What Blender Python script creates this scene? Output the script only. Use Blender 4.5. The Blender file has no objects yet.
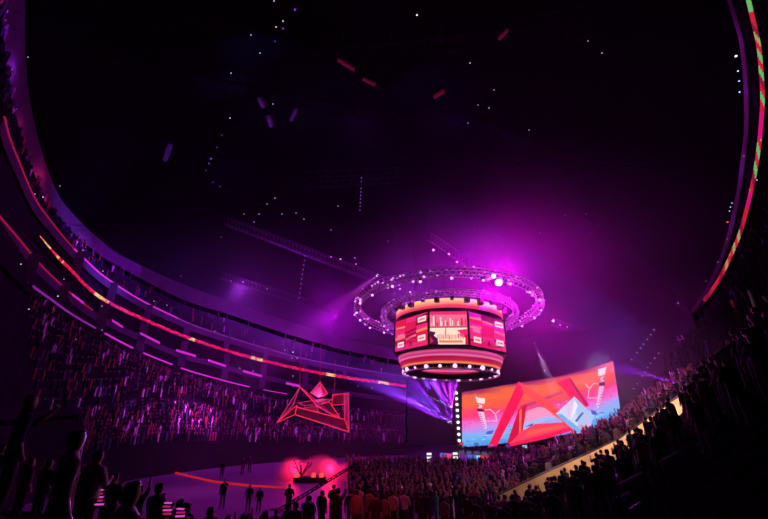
import bpy, bmesh, math, random
from mathutils import Vector, Matrix, Euler
random.seed(11)
R = math.radians
PI = math.pi
scn = bpy.context.scene
COL = scn.collection

# ------------------------------------------------------------------ camera
EYE = Vector((0, 0, 6.5)); PITCH = R(21); FPX = 400.0
RIGHT = Vector((1, 0, 0)); FWD = Vector((0, math.cos(PITCH), math.sin(PITCH))); UP = Vector((0, -math.sin(PITCH), math.cos(PITCH)))
cd = bpy.data.cameras.new('camera'); cam = bpy.data.objects.new('camera', cd); COL.objects.link(cam)
cam.location = EYE; cam.rotation_euler = (PI/2 + PITCH, 0, 0)
cd.sensor_width = 36; cd.lens = FPX/768*36; cd.clip_start = .05; cd.clip_end = 500
scn.camera = cam
scn.view_settings.view_transform = 'Standard'; scn.view_settings.look = 'None'
scn.view_settings.exposure = 0; scn.view_settings.gamma = 1

def ray(px, py): return (RIGHT*(px-384) + UP*(259.5-py) + FWD*FPX).normalized()
def at_r(px, py, r):
    d = ray(px, py); return EYE + d*(r/math.hypot(d.x, d.y))
def at_z(px, py, z):
    d = ray(px, py); return EYE + d*((z-EYE.z)/d.z)
def az_of(px, py):
    d = ray(px, py); return math.degrees(math.atan2(d.x, d.y))
def pxm(p): return (p-EYE).dot(FWD)/FPX          # metres that one picture element spans at p
def interp(x, xs, ys):
    if x <= xs[0]: return ys[0]
    for i in range(1, len(xs)):
        if x <= xs[i]:
            t = (x-xs[i-1])/(xs[i]-xs[i-1]); return ys[i-1]*(1-t)+ys[i]*t
    return ys[-1]
def rim(az):                                       # plan range of the balcony line round the egg-shaped arena
    return interp(az, [-56, -52, -50, -47, -40, -30, -20, -10, 2, 12, 25, 33, 39.4, 45.5, 50.6, 52.4, 56],
                      [22, 26, 31, 38, 53, 64, 72, 78, 84, 86, 84, 76, 62, 45, 28, 21, 16])
def smooth_line(pts, n):
    """Catmull-Rom through picture points, n samples"""
    P = [Vector((a[0], a[1], 0)) for a in pts]; P = [P[0]*2-P[1]] + P + [P[-1]*2-P[-2]]
    L = [0]
    segs = len(P)-3; out = []
    for k in range(n):
        t = k/(n-1)*segs; i = min(int(t), segs-1); u = t-i
        a, b, c, d = P[i:i+4]
        q = .5*((2*b) + (c-a)*u + (2*a-5*b+4*c-d)*u*u + (3*b-a-3*c+d)*u**3)
        out.append((q.x, q.y))
    return out
def trace(pts, n, off=0.0):
    return [at_r(x, y, rim(az_of(x, y))+off) for x, y in smooth_line(pts, n)]

# ------------------------------------------------------------------ materials
def mat(name, col, rough=.6, metal=0., emit=None, es=0., noise=0., scale=3., spec=.5):
    m = bpy.data.materials.new(name); m.use_nodes = True; nt = m.node_tree; b = nt.nodes['Principled BSDF']
    b.inputs['Base Color'].default_value = (*col, 1); b.inputs['Roughness'].default_value = rough; b.inputs['Metallic'].default_value = metal
    b.inputs['Specular IOR Level'].default_value = spec
    if emit: b.inputs['Emission Color'].default_value = (*emit, 1); b.inputs['Emission Strength'].default_value = es
    if noise:
        t = nt.nodes.new('ShaderNodeTexCoord'); n = nt.nodes.new('ShaderNodeTexNoise'); n.inputs['Scale'].default_value = scale; n.inputs['Detail'].default_value = 4
        r = nt.nodes.new('ShaderNodeValToRGB')
        r.color_ramp.elements[0].position = .3; r.color_ramp.elements[1].position = .7
        r.color_ramp.elements[0].color = (*[c*(1-noise) for c in col], 1); r.color_ramp.elements[1].color = (*[min(1, c*(1+noise)) for c in col], 1)
        nt.links.new(t.outputs['Object'], n.inputs['Vector']); nt.links.new(n.outputs['Fac'], r.inputs['Fac']); nt.links.new(r.outputs['Color'], b.inputs['Base Color'])
    return m
def s2l(r, g, b):
    f = lambda c: (c/255/12.92) if c/255 <= .04045 else ((c/255+.055)/1.055)**2.4
    return (f(r), f(g), f(b))
def glow(name, rgb, es=1.0): return mat(name, (.02, .02, .02), .5, 0, s2l(*rgb), es)
def gradient_glow(name, stops, z0, z1, es=1.0, axis='Z', noise=.0):
    """a lit display whose picture is a vertical colour sweep (object space)"""
    m = bpy.data.materials.new(name); m.use_nodes = True; nt = m.node_tree; b = nt.nodes['Principled BSDF']
    b.inputs['Base Color'].default_value = (.02, .02, .02, 1); b.inputs['Emission Strength'].default_value = es
    t = nt.nodes.new('ShaderNodeTexCoord'); s = nt.nodes.new('ShaderNodeSeparateXYZ'); mr = nt.nodes.new('ShaderNodeMapRange')
    mr.inputs['From Min'].default_value = z0; mr.inputs['From Max'].default_value = z1
    r = nt.nodes.new('ShaderNodeValToRGB'); cr = r.color_ramp
    while len(cr.elements) < len(stops): cr.elements.new(.5)
    for e, (p, c) in zip(cr.elements, stops): e.position = p; e.color = (*s2l(*c), 1)
    nt.links.new(t.outputs['Object'], s.inputs[0])
    if noise:
        n = nt.nodes.new('ShaderNodeTexNoise'); n.inputs['Scale'].default_value = .35; n.inputs['Detail'].default_value = 5
        mp = nt.nodes.new('ShaderNodeMapping'); mp.inputs['Scale'].default_value = (.5, .5, 3)
        nt.links.new(t.outputs['Object'], mp.inputs[0]); nt.links.new(mp.outputs[0], n.inputs['Vector'])
        a = nt.nodes.new('ShaderNodeMath'); a.operation = 'MULTIPLY_ADD'; a.inputs[1].default_value = noise; 
        nt.links.new(n.outputs['Fac'], a.inputs[0]); nt.links.new(s.outputs[axis], a.inputs[2]); nt.links.new(a.outputs[0], mr.inputs['Value'])
    else: nt.links.new(s.outputs[axis], mr.inputs['Value'])
    nt.links.new(mr.outputs[0], r.inputs['Fac']); nt.links.new(r.outputs['Color'], b.inputs['Emission Color'])
    return m
def cloth(name, lo, hi, bright=.16):
    """clothing whose tone differs from wearer to wearer"""
    m = bpy.data.materials.new(name); m.use_nodes = True; nt = m.node_tree; b = nt.nodes['Principled BSDF']; b.inputs['Roughness'].default_value = .9; b.inputs['Specular IOR Level'].default_value = .08
    oi = nt.nodes.new('ShaderNodeObjectInfo'); r = nt.nodes.new('ShaderNodeValToRGB'); cr = r.color_ramp; cr.interpolation = 'CONSTANT'
    cols = [(0, (lo, lo, lo*1.1)), (.25, (lo*2, lo*1.4, lo*1.2)), (.45, (lo*.7, lo*.8, lo*1.6)), (.62, (hi*.5, hi*.3, hi*.3)), (.74, (hi*.3, hi*.35, hi*.5)), (1-bright, (hi, hi*.96, hi*.92))]
    while len(cr.elements) < len(cols): cr.elements.new(.5)
    for e, (p, c) in zip(cr.elements, cols): e.position = p; e.color = (*c, 1)
    nt.links.new(oi.outputs['Random'], r.inputs['Fac']); nt.links.new(r.outputs['Color'], b.inputs['Base Color'])
    return m

M = dict(
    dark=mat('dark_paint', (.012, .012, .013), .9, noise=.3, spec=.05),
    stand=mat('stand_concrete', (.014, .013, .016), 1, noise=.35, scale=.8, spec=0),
    fascia=mat('fascia_paint', (.07, .065, .075), .8, noise=.25, scale=.5, spec=.15),
    rooffascia=mat('roof_fascia_cladding', (.05, .045, .05), .7, noise=.35, scale=.35),
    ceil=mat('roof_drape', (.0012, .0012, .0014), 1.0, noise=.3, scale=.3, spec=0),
    floor=mat('arena_floor', (.2, .17, .2), .45, noise=.18, scale=.25),
    steel=mat('dark_steel', (.08, .08, .09), .4, .7, noise=.2, scale=6),
    roofsteel=mat('roof_steel', (.006, .006, .007), 1, .0, noise=.2, scale=6, spec=0), alu=mat('truss_aluminium', (.62, .6, .64), .35, .6, noise=.15, scale=5),
    night=mat('shaded_black', (.004, .004, .0045), 1, noise=.3, scale=.8, spec=0), trussgrey=mat('truss_grey', (.07, .066, .075), .6, .3, noise=.15, scale=5),  # night: concrete with the dark of the unlit stands put into its colour
    black=mat('black_casing', (.012, .012, .014), .5, noise=.2, scale=8),
    skin=mat('skin', (.35, .2, .14), .6, noise=.12, scale=8),
    hair=mat('dark_hair', (.012, .009, .008), .7, noise=.3, scale=20),
    trouser=mat('dark_trousers', (.018, .018, .025), .85, noise=.3, scale=10),
    shirt=cloth('spectator_cloth', .035, .45), darkshirt=cloth('dark_cloth', .02, .16, .1),
    parapet=mat('timber_parapet', (.5, .34, .16), .55, noise=.2, scale=1.2),
    stage=mat('stage_deck', (.06, .05, .06), .4, noise=.2),
    panelwhite=glow('panel_white', (250, 245, 255), 1.15), white=glow('white_lens', (255, 250, 255), 2.2), pinpoint=glow('pin_light', (255, 245, 255), 1.6),
    pinksm=glow('pink_lens', (255, 140, 255), 3.5), hot=glow('magenta_hot_lens', (255, 170, 255), 9.0),
    purplelens=glow('purple_lens', (150, 50, 220), 1.1), bluelens=glow('blue_white_lens', (190, 215, 255), 1.6),
    redlens=glow('red_lens', (255, 70, 60), 1.5), violetdim=glow('violet_dim_lens', (95, 30, 150), .8),
    bulb=glow('truss_bulb', (245, 150, 255), 1.8), bulbdim=glow('truss_bulb_dim', (190, 100, 225), 1.2),
    neon=glow('neon_red_tube', (250, 45, 80), 1.0), neonpink=glow('neon_pink_tube', (225, 50, 120), .8),
    strip=glow('magenta_strip', (215, 40, 205), .9), strippurple=glow('violet_strip', (150, 40, 170), .7), stripred=glow('crimson_strip', (165, 20, 60), .7),
)

# ------------------------------------------------------------------ mesh collector
class MB:
    def __init__(s): s.v = []; s.f = []; s.m = []
    def add(s, v, f, mi=0):
        o = len(s.v); s.v += [tuple(x) for x in v]; s.f += [tuple(i+o for i in q) for q in f]; s.m += [mi]*len(f); return s
    def box(s, c, size, mi=0, rot=None):
        hx, hy, hz = size[0]/2, size[1]/2, size[2]/2; c = Vector(c)
        vs = [Vector((x, y, z)) for x in (-hx, hx) for y in (-hy, hy) for z in (-hz, hz)]
        if rot is not None: vs = [rot @ v for v in vs]
        return s.add([v+c for v in vs], [(0, 1, 3, 2), (4, 6, 7, 5), (0, 4, 5, 1), (2, 3, 7, 6), (0, 2, 6, 4), (1, 5, 7, 3)], mi)
    def tube(s, path, r, n=6, mi=0, closed=False, caps=True):
        P = [Vector(p) for p in path]; N = len(P); rings = []
        for i, p in enumerate(P):
            a = P[(i-1) % N] if (closed or i > 0) else p; b = P[(i+1) % N] if (closed or i < N-1) else p
            t = (b-a).normalized() if (b-a).length > 1e-9 else Vector((0, 0, 1))
            ref = Vector((0, 0, 1)) if abs(t.z) < .9 else Vector((1, 0, 0))
            u = t.cross(ref).normalized(); w = t.cross(u)
            rr = r[i] if isinstance(r, (list, tuple)) else r
            rings.append([p + (u*math.cos(2*PI*k/n) + w*math.sin(2*PI*k/n))*rr for k in range(n)])
        vs = [v for q in rings for v in q]; fs = []
        for i in range(N if closed else N-1):
            j = (i+1) % N
            for k in range(n): fs.append((i*n+k, i*n+(k+1) % n, j*n+(k+1) % n, j*n+k))
        if caps and not closed: fs += [tuple(range(n-1, -1, -1)), tuple((N-1)*n+k for k in range(n))]
        return s.add(vs, fs, mi)
    def lathe(s, prof, n=24, mi=0, c=(0, 0, 0)):
        c = Vector(c); vs = []; fs = []
        for r, z in prof:
            for k in range(n): vs.append(c+Vector((r*math.cos(2*PI*k/n), r*math.sin(2*PI*k/n), z)))
        for i in range(len(prof)-1):
            for k in range(n): fs.append((i*n+k, i*n+(k+1) % n, (i+1)*n+(k+1) % n, (i+1)*n+k))
        return s.add(vs, fs, mi)
    def ball(s, c, r, mi=0, sub=1):
        bm = bmesh.new(); bmesh.ops.create_icosphere(bm, subdivisions=sub, radius=r)
        bm.verts.index_update()
        s.add([v.co+Vector(c) for v in bm.verts], [[v.index for v in f.verts] for f in bm.faces], mi); bm.free(); return s
    def slab(s, lo, hi, th, mi=0):
        """a wall band between two polylines, thickened away from the camera in plan"""
        n = len(lo); vs = []
        for a, b in zip(lo, hi):
            d = Vector((a.x, a.y, 0)).normalized()*th; vs += [a, b, b+d, a+d]
        fs = []
        for i in range(n-1):
            for k in range(4): fs.append((i*4+k, i*4+(k+1) % 4, i*4+4+(k+1) % 4, i*4+4+k))
        fs += [(3, 2, 1, 0), tuple((n-1)*4+k for k in range(4))]
        return s.add(vs, fs, mi)
    def mesh(s, name, mats, smooth=False):
        me = bpy.data.meshes.new(name); me.from_pydata(s.v, [], s.f)
        for m in (mats if isinstance(mats, (list, tuple)) else [mats]): me.materials.append(m)
        me.polygons.foreach_set('material_index', s.m)
        if smooth: me.polygons.foreach_set('use_smooth', [True]*len(s.f))
        me.update(); return me
    def build(s, name, mats, parent=None, smooth=False, fix=True):
        me = s.mesh(name, mats, smooth)
        if fix:
            bm = bmesh.new(); bm.from_mesh(me); bmesh.ops.recalc_face_normals(bm, faces=bm.faces); bm.to_mesh(me); bm.free()
        return link(name, me, parent)
def link(name, me, parent=None):
    o = bpy.data.objects.new(name, me); COL.objects.link(o)
    if parent is not None: o.parent = parent
    return o
def tag(o, label=None, cat=None, group=None, kind=None):
    for k, v in (('label', label), ('category', cat), ('group', group), ('kind', kind)):
        if v: o[k] = v
    return o
def empty(name, loc, label=None, cat=None, group=None, rot=(0, 0, 0)):
    o = bpy.data.objects.new(name, None); COL.objects.link(o); o.location = loc; o.rotation_euler = rot; o.empty_display_size = .2
    return tag(o, label, cat, group)
def structure(o): o['kind'] = 'structure'; return o
def lamp(kind, name, loc, col, energy, parent=None, rot=None, **kw):
    l = bpy.data.lights.new(name, kind); l.color = col; l.energy = energy
    for k, v in kw.items(): setattr(l, k, v)
    o = bpy.data.objects.new(name, l); COL.objects.link(o); o.location = loc
    if rot is not None: o.rotation_euler = rot
    if parent is not None: o.parent = parent
    return o
def aim(a, b): return (Vector(b)-Vector(a)).to_track_quat('-Z', 'Y').to_euler()

# ------------------------------------------------------------------ the setting
# picture traces of the left bowl
RB_L = [(40, 236), (57, 256), (69, 268), (100, 297), (150, 322), (200, 342), (250, 357), (300, 369), (350, 378), (406, 386)]
P1 = [(4, 118), (8, 135), (18, 161), (34, 198), (50, 221), (68, 243), (86, 261), (104, 277), (138, 299), (172, 316), (200, 328), (250, 344), (300, 358), (350, 368), (406, 377)]
P2 = [(-6, 208), (0, 218), (18, 239), (39, 264), (65, 289), (86, 306), (104, 317), (141, 335), (177, 351), (215, 362), (260, 374), (310, 385), (360, 393), (406, 399)]
P3 = [(-6, 242), (12, 264), (33, 286), (52, 300), (70, 313), (99, 330), (137, 350), (176, 366), (200, 374), (250, 387), (300, 396), (350, 403), (406, 409)]
U0 = [(3, -30), (4, 20), (8, 75), (20, 130), (40, 188), (61, 219), (88, 246), (115, 264), (180, 298), (235, 316), (288, 334), (345, 350), (406, 362)]
U1 = [(26, -30), (25, 20), (27, 75), (36, 130), (55, 188), (76, 217), (104, 243), (126, 258), (180, 283), (235, 303), (288, 321), (345, 338), (406, 352)]
A2 = [(-6, 420), (40, 418), (100, 412), (150, 404), (200, 409), (250, 418), (300, 425), (350, 428), (406, 430)]
FE = [(-6, 492), (40, 475), (100, 455), (150, 446), (200, 444), (250, 445), (300, 446), (350, 446), (406, 446)]
# right side
RB_R = [(747, -6), (753, 20), (758.5, 45), (761, 70), (762.5, 95), (761.5, 118), (759, 145), (755, 172), (749, 200), (741, 230), (734, 248), (727, 264), (718, 281), (704, 301)]
V = [(727, -6), (736, 22), (741, 42), (744, 65), (746, 95), (746, 130), (743, 158), (739, 188), (734, 214), (728, 238), (720, 262), (708, 288), (692, 312)]

# floor
fb = MB(); n = 64
fb.add([Vector((math.cos(2*PI*k/n)*70+2, 45+math.sin(2*PI*k/n)*58, 0)) for k in range(n)] + [Vector((math.cos(2*PI*k/n)*70+2, 45+math.sin(2*PI*k/n)*58, -.3)) for k in range(n)],
       [tuple(range(n)), tuple(range(2*n-1, n-1, -1))] + [(k, (k+1) % n, n+(k+1) % n, n+k) for k in range(n)])
structure(fb.build('floor', M['floor']))

def stepped(name, lo, hi, rows, m, th=.25):
    """raked seating: rows of treads and risers between a front and a back polyline"""
    b = MB(); n = len(lo); vs = []
    for a, c in zip(lo, hi):
        for i in range(rows):
            t0, t1 = i/rows, (i+1)/rows
            z = a.z+(c.z-a.z)*t0
            for t in (t0, t1):
                q = a.lerp(c, t); vs.append((q.x, q.y, z))
    k = rows*2; fs = []
    for i in range(n-1):
        for j in range(k-1): fs.append((i*k+j, i*k+j+1, (i+1)*k+j+1, (i+1)*k+j))
    b.add(vs, fs)
    return structure(b.build(name, m))
NL = 60
lA0 = [at_r(x, y-3, rim(az_of(x, y))-11) for x, y in smooth_line(FE, NL)]
lA1 = [at_r(x, y, rim(az_of(x, y))-5) for x, y in smooth_line(A2, NL)]
lB0 = [at_r(x, y-7, rim(az_of(x, y))-4.2) for x, y in smooth_line(A2, NL)]
lB1 = [at_r(x, y+7, rim(az_of(x, y))+1) for x, y in smooth_line(P3, NL)]
lU0 = [at_r(x, y+1, rim(az_of(x, y))+4) for x, y in smooth_line(P1, NL)]
lU1 = [at_r(x, y+3, rim(az_of(x, y))+10) for x, y in smooth_line(U0, NL)]
stepped('slab_lower_tier', lA0, lA1, 10, M['stand'])
stepped('slab_middle_tier', lB0, lB1, 12, M['stand'])
stepped('slab_upper_tier', lU0, lU1, 9, M['stand'])
b = MB(); b.slab([Vector((p.x, p.y, 0)) for p in lA0], lA0, .3); structure(b.build('wall_floor_edge', M['dark']))
b = MB(); b.slab(lA1, lB0, .3); structure(b.build('wall_middle_tier', M['dark']))
# back walls of the bowl, seen between the balconies
b = MB(); b.slab([p for p in lB1], [at_r(x, y-2, rim(az_of(x, y))+5) for x, y in smooth_line(P1, NL)], .3); structure(b.build('wall_suites', M['dark']))
# roof edge band, left and right, with the roof deck rising inside it
u0, u1 = trace(U0, 70, 10), trace(U1, 70, 10)
b = MB(); b.slab(u0, u1, .5); structure(b.build('trim_roof_edge_left', M['rooffascia']))
v0 = [at_r(x+2.2, y, rim(az_of(x, y))+2) for x, y in smooth_line(V, 50)]; v1 = [at_r(x-2.2, y, rim(az_of(x, y))+2) for x, y in smooth_line(V, 50)]
b = MB(); b.slab(v0, v1, .4); structure(b.build('trim_roof_edge_right', M['rooffascia']))
apex = Vector((0, 45, 50))
def roof(edge, name):
    b = MB(); vs = []; fs = []; K = 8
    for p in edge:
        q0 = p + Vector((p.x, p.y-30, 0)).normalized()*.6
        for k in range(K+1):
            t = k/K; q = q0.lerp(apex, t); q.z = q0.z + (apex.z-q0.z)*(1-(1-t)**2); vs.append(q)
    for i in range(len(edge)-1):
        for k in range(K): fs.append((i*(K+1)+k, i*(K+1)+k+1, (i+1)*(K+1)+k+1, (i+1)*(K+1)+k))
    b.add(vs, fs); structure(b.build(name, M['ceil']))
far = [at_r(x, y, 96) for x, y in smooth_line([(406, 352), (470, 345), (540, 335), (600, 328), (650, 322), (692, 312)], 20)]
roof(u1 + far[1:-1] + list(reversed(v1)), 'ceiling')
# dark far wall behind screen and scoreboard
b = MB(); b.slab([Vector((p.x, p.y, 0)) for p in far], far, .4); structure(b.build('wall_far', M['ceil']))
# dark wall/stand on the right, between ribbon and roof edge and below
rr = [at_r(x, y, rim(az_of(x, y))+1) for x, y in smooth_line(RB_R, 50)]
rr_lo = [Vector((p.x, p.y, p.z-.5)) for p in rr]
b = MB(); b.slab([at_r(x+2, y, rim(az_of(x, y))+3) for x, y in smooth_line(RB_R, 50)], [q+Vector((q.x, q.y, 0)).normalized()*1.2 for q in v0[:50]], .3); structure(b.build('wall_right_upper', M['night']))

# ------------------------------------------------------------------ world haze
w = bpy.data.worlds.new('arena_haze'); scn.world = w; w.use_nodes = True; nt = w.node_tree
nt.nodes['Background'].inputs['Color'].default_value = (0, 0, 0, 1); nt.nodes['Background'].inputs['Strength'].default_value = 0
vs_ = nt.nodes.new('ShaderNodeVolumeScatter'); vs_.inputs['Anisotropy'].default_value = .1
nt.links.new(vs_.outputs[0], nt.nodes['World Output'].inputs['Volume'])
# banks of theatrical haze; dense ones added where beams should show, roof left clear
def N(kind, **kw):
    n = nt.nodes.new(kind)
    for k, v in kw.items(): setattr(n, k, v)
    return n
def math2(op, a, b_=None, clamp=False):
    m = N('ShaderNodeMath', operation=op, use_clamp=clamp)
    for i, q in enumerate((a, b_)):
        if q is None: continue
        if isinstance(q, (int, float)): m.inputs[i].default_value = q
        else: nt.links.new(q, m.inputs[i])
    return m.outputs[0]
geo = N('ShaderNodeNewGeometry')
total = None
for (px, py, r), rad, amt in (((505, 300, 50), (24, 26, 15), .018), ((270, 320, 58), (34, 26, 13), .011), ((330, 455, 55), (40, 40, 7), .006), ((635, 350, 58), (15, 18, 10), .014), ((425, 395, 58), (11, 16, 9), .03), ((655, 378, 37), (9, 9, 5), .03)):
    c = at_r(px, py, r)
    mp = N('ShaderNodeVectorMath', operation='SUBTRACT'); nt.links.new(geo.outputs['Position'], mp.inputs[0]); mp.inputs[1].default_value = c
    dv = N('ShaderNodeVectorMath', operation='DIVIDE'); nt.links.new(mp.outputs[0], dv.inputs[0]); dv.inputs[1].default_value = rad
    ln = N('ShaderNodeVectorMath', operation='LENGTH'); nt.links.new(dv.outputs[0], ln.inputs[0])
    q = math2('SUBTRACT', 1.0, ln.outputs['Value'], True); q = math2('MULTIPLY', math2('POWER', q, 1.3), amt)
    total = q if total is None else math2('ADD', total, q)
nz = N('ShaderNodeTexNoise'); nz.inputs['Scale'].default_value = .085; nz.inputs['Detail'].default_value = 1; nt.links.new(geo.outputs['Position'], nz.inputs['Vector'])
wis = math2('MULTIPLY', math2('SUBTRACT', nz.outputs['Fac'], .22, True), 2.6)
nt.links.new(math2('ADD', math2('MULTIPLY', total, wis), .00022), vs_.inputs['Density'])
w.cycles.volume_step_size = 7; w.cycles.volume_sampling = 'MULTIPLE_IMPORTANCE'
scn.cycles.volume_max_steps = 24; scn.cycles.use_adaptive_sampling = True; scn.cycles.adaptive_threshold = .06; scn.cycles.adaptive_min_samples = 16

# ------------------------------------------------------------------ balconies of the left bowl
def rail(b, pts, r, mi=0, up=0): b.tube([p+Vector((0, 0, up)) for p in pts], r, 6, mi)
def upper_balcony():
    t = empty('upper_balcony', trace(P1, 3, 3)[1], 'upper balcony curving above the left ribbon board with pink lit rail', 'balcony')
    inv = Matrix.Translation(-t.location)
    b = MB(); lo = [p - Vector((0, 0, .9)) for p in trace(P1, 80, 3)]; hi = trace(P1, 80, 3); b.slab(lo, hi, .3)
    o = b.build('fascia', M['fascia'], t); o.matrix_parent_inverse = inv
    for a, c, m in ((0, 30, 'stripred'), (30, 52, 'strip'), (52, 79, 'strippurple')):
        b = MB(); b.tube([p+Vector((0, 0, .06)) - Vector((p.x, p.y, 0)).normalized()*.06 for p in hi[a:c+1]], .085 if m != 'strip' else .1, 6)
        o = b.build('light_strip', M[m], t); o.matrix_parent_inverse = inv
    # posts from this balcony down to the ribbon board
    for x, y0, y1 in ((78, 252, 274), (112, 284, 302), (148, 306, 320), (187, 325, 336), (227, 338, 349), (266, 350, 361), (305, 361, 370), (345, 369, 377)):
        r = rim(az_of(x, y0))+3; a = at_r(x, y0, r); c = at_r(x, y1, r)
        b = MB(); b.box((a+c)/2, (.9, .4, (a-c).length+.3), 0, Euler((0, 0, -math.atan2(a.x, a.y))).to_matrix())
        o = b.build('post', M['fascia'], t); o.matrix_parent_inverse = inv
upper_balcony()
def suite_balcony():
    t = empty('suite_balcony', trace(P2, 3, 1.5)[1], 'balcony of glowing suites between the left ribbon board and the lower pink strip', 'balcony')
    inv = Matrix.Translation(-t.location)
    hi = trace(P2, 90, 1.5); b = MB(); b.slab([p-Vector((0, 0, .8)) for p in hi], hi, .3); o = b.build('fascia', M['fascia'], t); o.matrix_parent_inverse = inv
    b = MB(); b.tube([p+Vector((0, 0, .05)) - Vector((p.x, p.y, 0)).normalized()*.06 for p in hi[:38]], .09, 6); o = b.build('light_strip', M['stripred'], t); o.matrix_parent_inverse = inv
    for x0, y0, x1, y1 in ((72, 294, 84, 303), (112, 320, 123, 327), (140, 333, 160, 343), (176, 350, 196, 356), (208, 360, 226, 366), (243, 371, 262, 376), (286, 383, 300, 386)):
        b = MB(); r = rim(az_of(x0, y0))+1.3; b.slab([at_r(x0, y0+1.2, r), at_r(x1, y1+1.2, r)], [at_r(x0, y0-1, r), at_r(x1, y1-1, r)], .12)
        o = b.build('lit_panel', M['strip'], t); o.matrix_parent_inverse = inv
    for x, y0, y1 in ((30, 254, 282), (62, 282, 308), (102, 302, 334), (142, 322, 352), (183, 341, 366), (226, 354, 379), (263, 364, 388), (305, 373, 397)):
        r = rim(az_of(x, y0))+1.6; a = at_r(x, y0, r); c = at_r(x, y1, r)
        b = MB(); b.box((a+c)/2, (1.0, .4, (a-c).length), 0, Euler((0, 0, -math.atan2(a.x, a.y))).to_matrix()); o = b.build('post', M['fascia'], t); o.matrix_parent_inverse = inv
suite_balcony()
def lower_balcony():
    t = empty('lower_balcony', trace(P3, 3, 0)[1], 'lowest balcony edge on the left with broken magenta light strip above the crowd', 'balcony')
    inv = Matrix.Translation(-t.location)
    hi = trace(P3, 90, 0); b = MB(); b.slab([p-Vector((0, 0, .7)) for p in hi], hi, .3); o = b.build('fascia', M['dark'], t); o.matrix_parent_inverse = inv
    for x0, x1 in ((33, 99), (104, 137), (142.5, 176), (181, 250), (263, 291)):
        pts = [q for q in smooth_line(P3, 400) if x0 <= q[0] <= x1][::4]
        b = MB(); b.tube([at_r(x, y, rim(az_of(x, y))-.12) for x, y in pts], .1 if x0 < 250 else .07, 6); o = b.build('light_strip', M['strip' if x0 > 90 else 'strippurple'], t); o.matrix_parent_inverse = inv
lower_balcony()

# ------------------------------------------------------------------ ribbon boards
def ribbon(name, line, n, half, off, label, chooser, mats, axis):
    pts = smooth_line(line, n); t = empty(name, at_r(*pts[n//2], rim(az_of(*pts[n//2]))+off), label, 'ribbon display'); inv = Matrix.Translation(-t.location)
    P = []
    for i, (x, y) in enumerate(pts):
        a = pts[max(i-1, 0)]; c = pts[min(i+1, n-1)]; tx, ty = c[0]-a[0], c[1]-a[1]; L = math.hypot(tx, ty); nx, ny = -ty/L, tx/L
        r = rim(az_of(x, y))+off; h = half(i/(n-1))
        P.append([at_r(x+nx*h*k, y+ny*h*k, r) for k in (-1, -.33, .33, 1)])
    b = MB()
    for i in range(n-1):
        for j in range(3):
            b.add([P[i][j], P[i+1][j], P[i+1][j+1], P[i][j+1]], [(0, 1, 2, 3)], chooser(i, j))
    o = b.build('display_face', mats, t, fix=False); o.matrix_parent_inverse = inv
    b = MB(); vs = []
    for i, q in enumerate(P):
        d = (P[min(i+1, n-1)][0]-P[max(i-1, 0)][0]).cross(q[3]-q[0]).normalized()
        if d.dot(q[0]-EYE) < 0: d = -d
        vs += [q[0]+d*.05, q[3]+d*.05, q[3]+d*.45, q[0]+d*.45]
    fs = [(i*4+k, i*4+(k+1) % 4, i*4+4+(k+1) % 4, i*4+4+k) for i in range(n-1) for k in range(4)] + [(0, 1, 2, 3), tuple((n-1)*4+k for k in (3, 2, 1, 0))]
    b.add(vs, fs); o = b.build('housing', M['black'], t); o.matrix_parent_inverse = inv
rm = [glow('ribbon_red', (225, 12, 22), 1.0), glow('ribbon_dark_red', (160, 8, 18), 1.0), glow('ribbon_cream', (250, 205, 125), 1.0), glow('ribbon_orange', (240, 110, 50), 1.0), glow('ribbon_pink', (235, 40, 80), 1.0)]
rs = random.Random(5); blocks = []
while len(blocks) < 260:
    if rs.random() < .62: blocks += [0]*rs.randint(3, 9)
    else: blocks += [rs.choice([2, 2, 3])]*rs.randint(3, 6)
def choose_left(i, j):
    k = blocks[i]
    if k == 0: return 0 if j == 1 else (1 if rs.random() < .6 else 4)
    return k if rs.random() < .62 else rs.choice([0, 3, 2])
ribbon('ribbon_board', RB_L, 240, lambda t: .45+1.2*min(1, t*6)-.2*t, .6, 'red and cream ribbon board curving along the left balcony', choose_left, rm, 0)
rg = [glow('ribbon_red_right', (205, 25, 30), .9), glow('ribbon_green', (95, 190, 90), .9), glow('ribbon_magenta', (215, 10, 110), .9), glow('ribbon_deep_red', (130, 12, 22), .9), glow('ribbon_olive', (165, 165, 80), .9)]
def choose_right(i, j):
    t = i/190; k = (i + j*2)//5
    if t < .05: return 1
    if .36 < t < .44 or .585 < t < .63: return 2
    q = (k*7919 + 13) % 11
    if t > .8: return [0, 3, 0, 4, 0, 3, 0, 4, 0, 3, 0][q]
    g = 1 if t < .55 else 4
    return [0, g, 0, 3, g, 0, g, 0, 4, 3, 0][q]
ribbon('ribbon_board', RB_R, 190, lambda t: 2.5-.7*t, .5, 'red green and magenta ribbon board curving up the right edge', choose_right, rg, 0)

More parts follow.
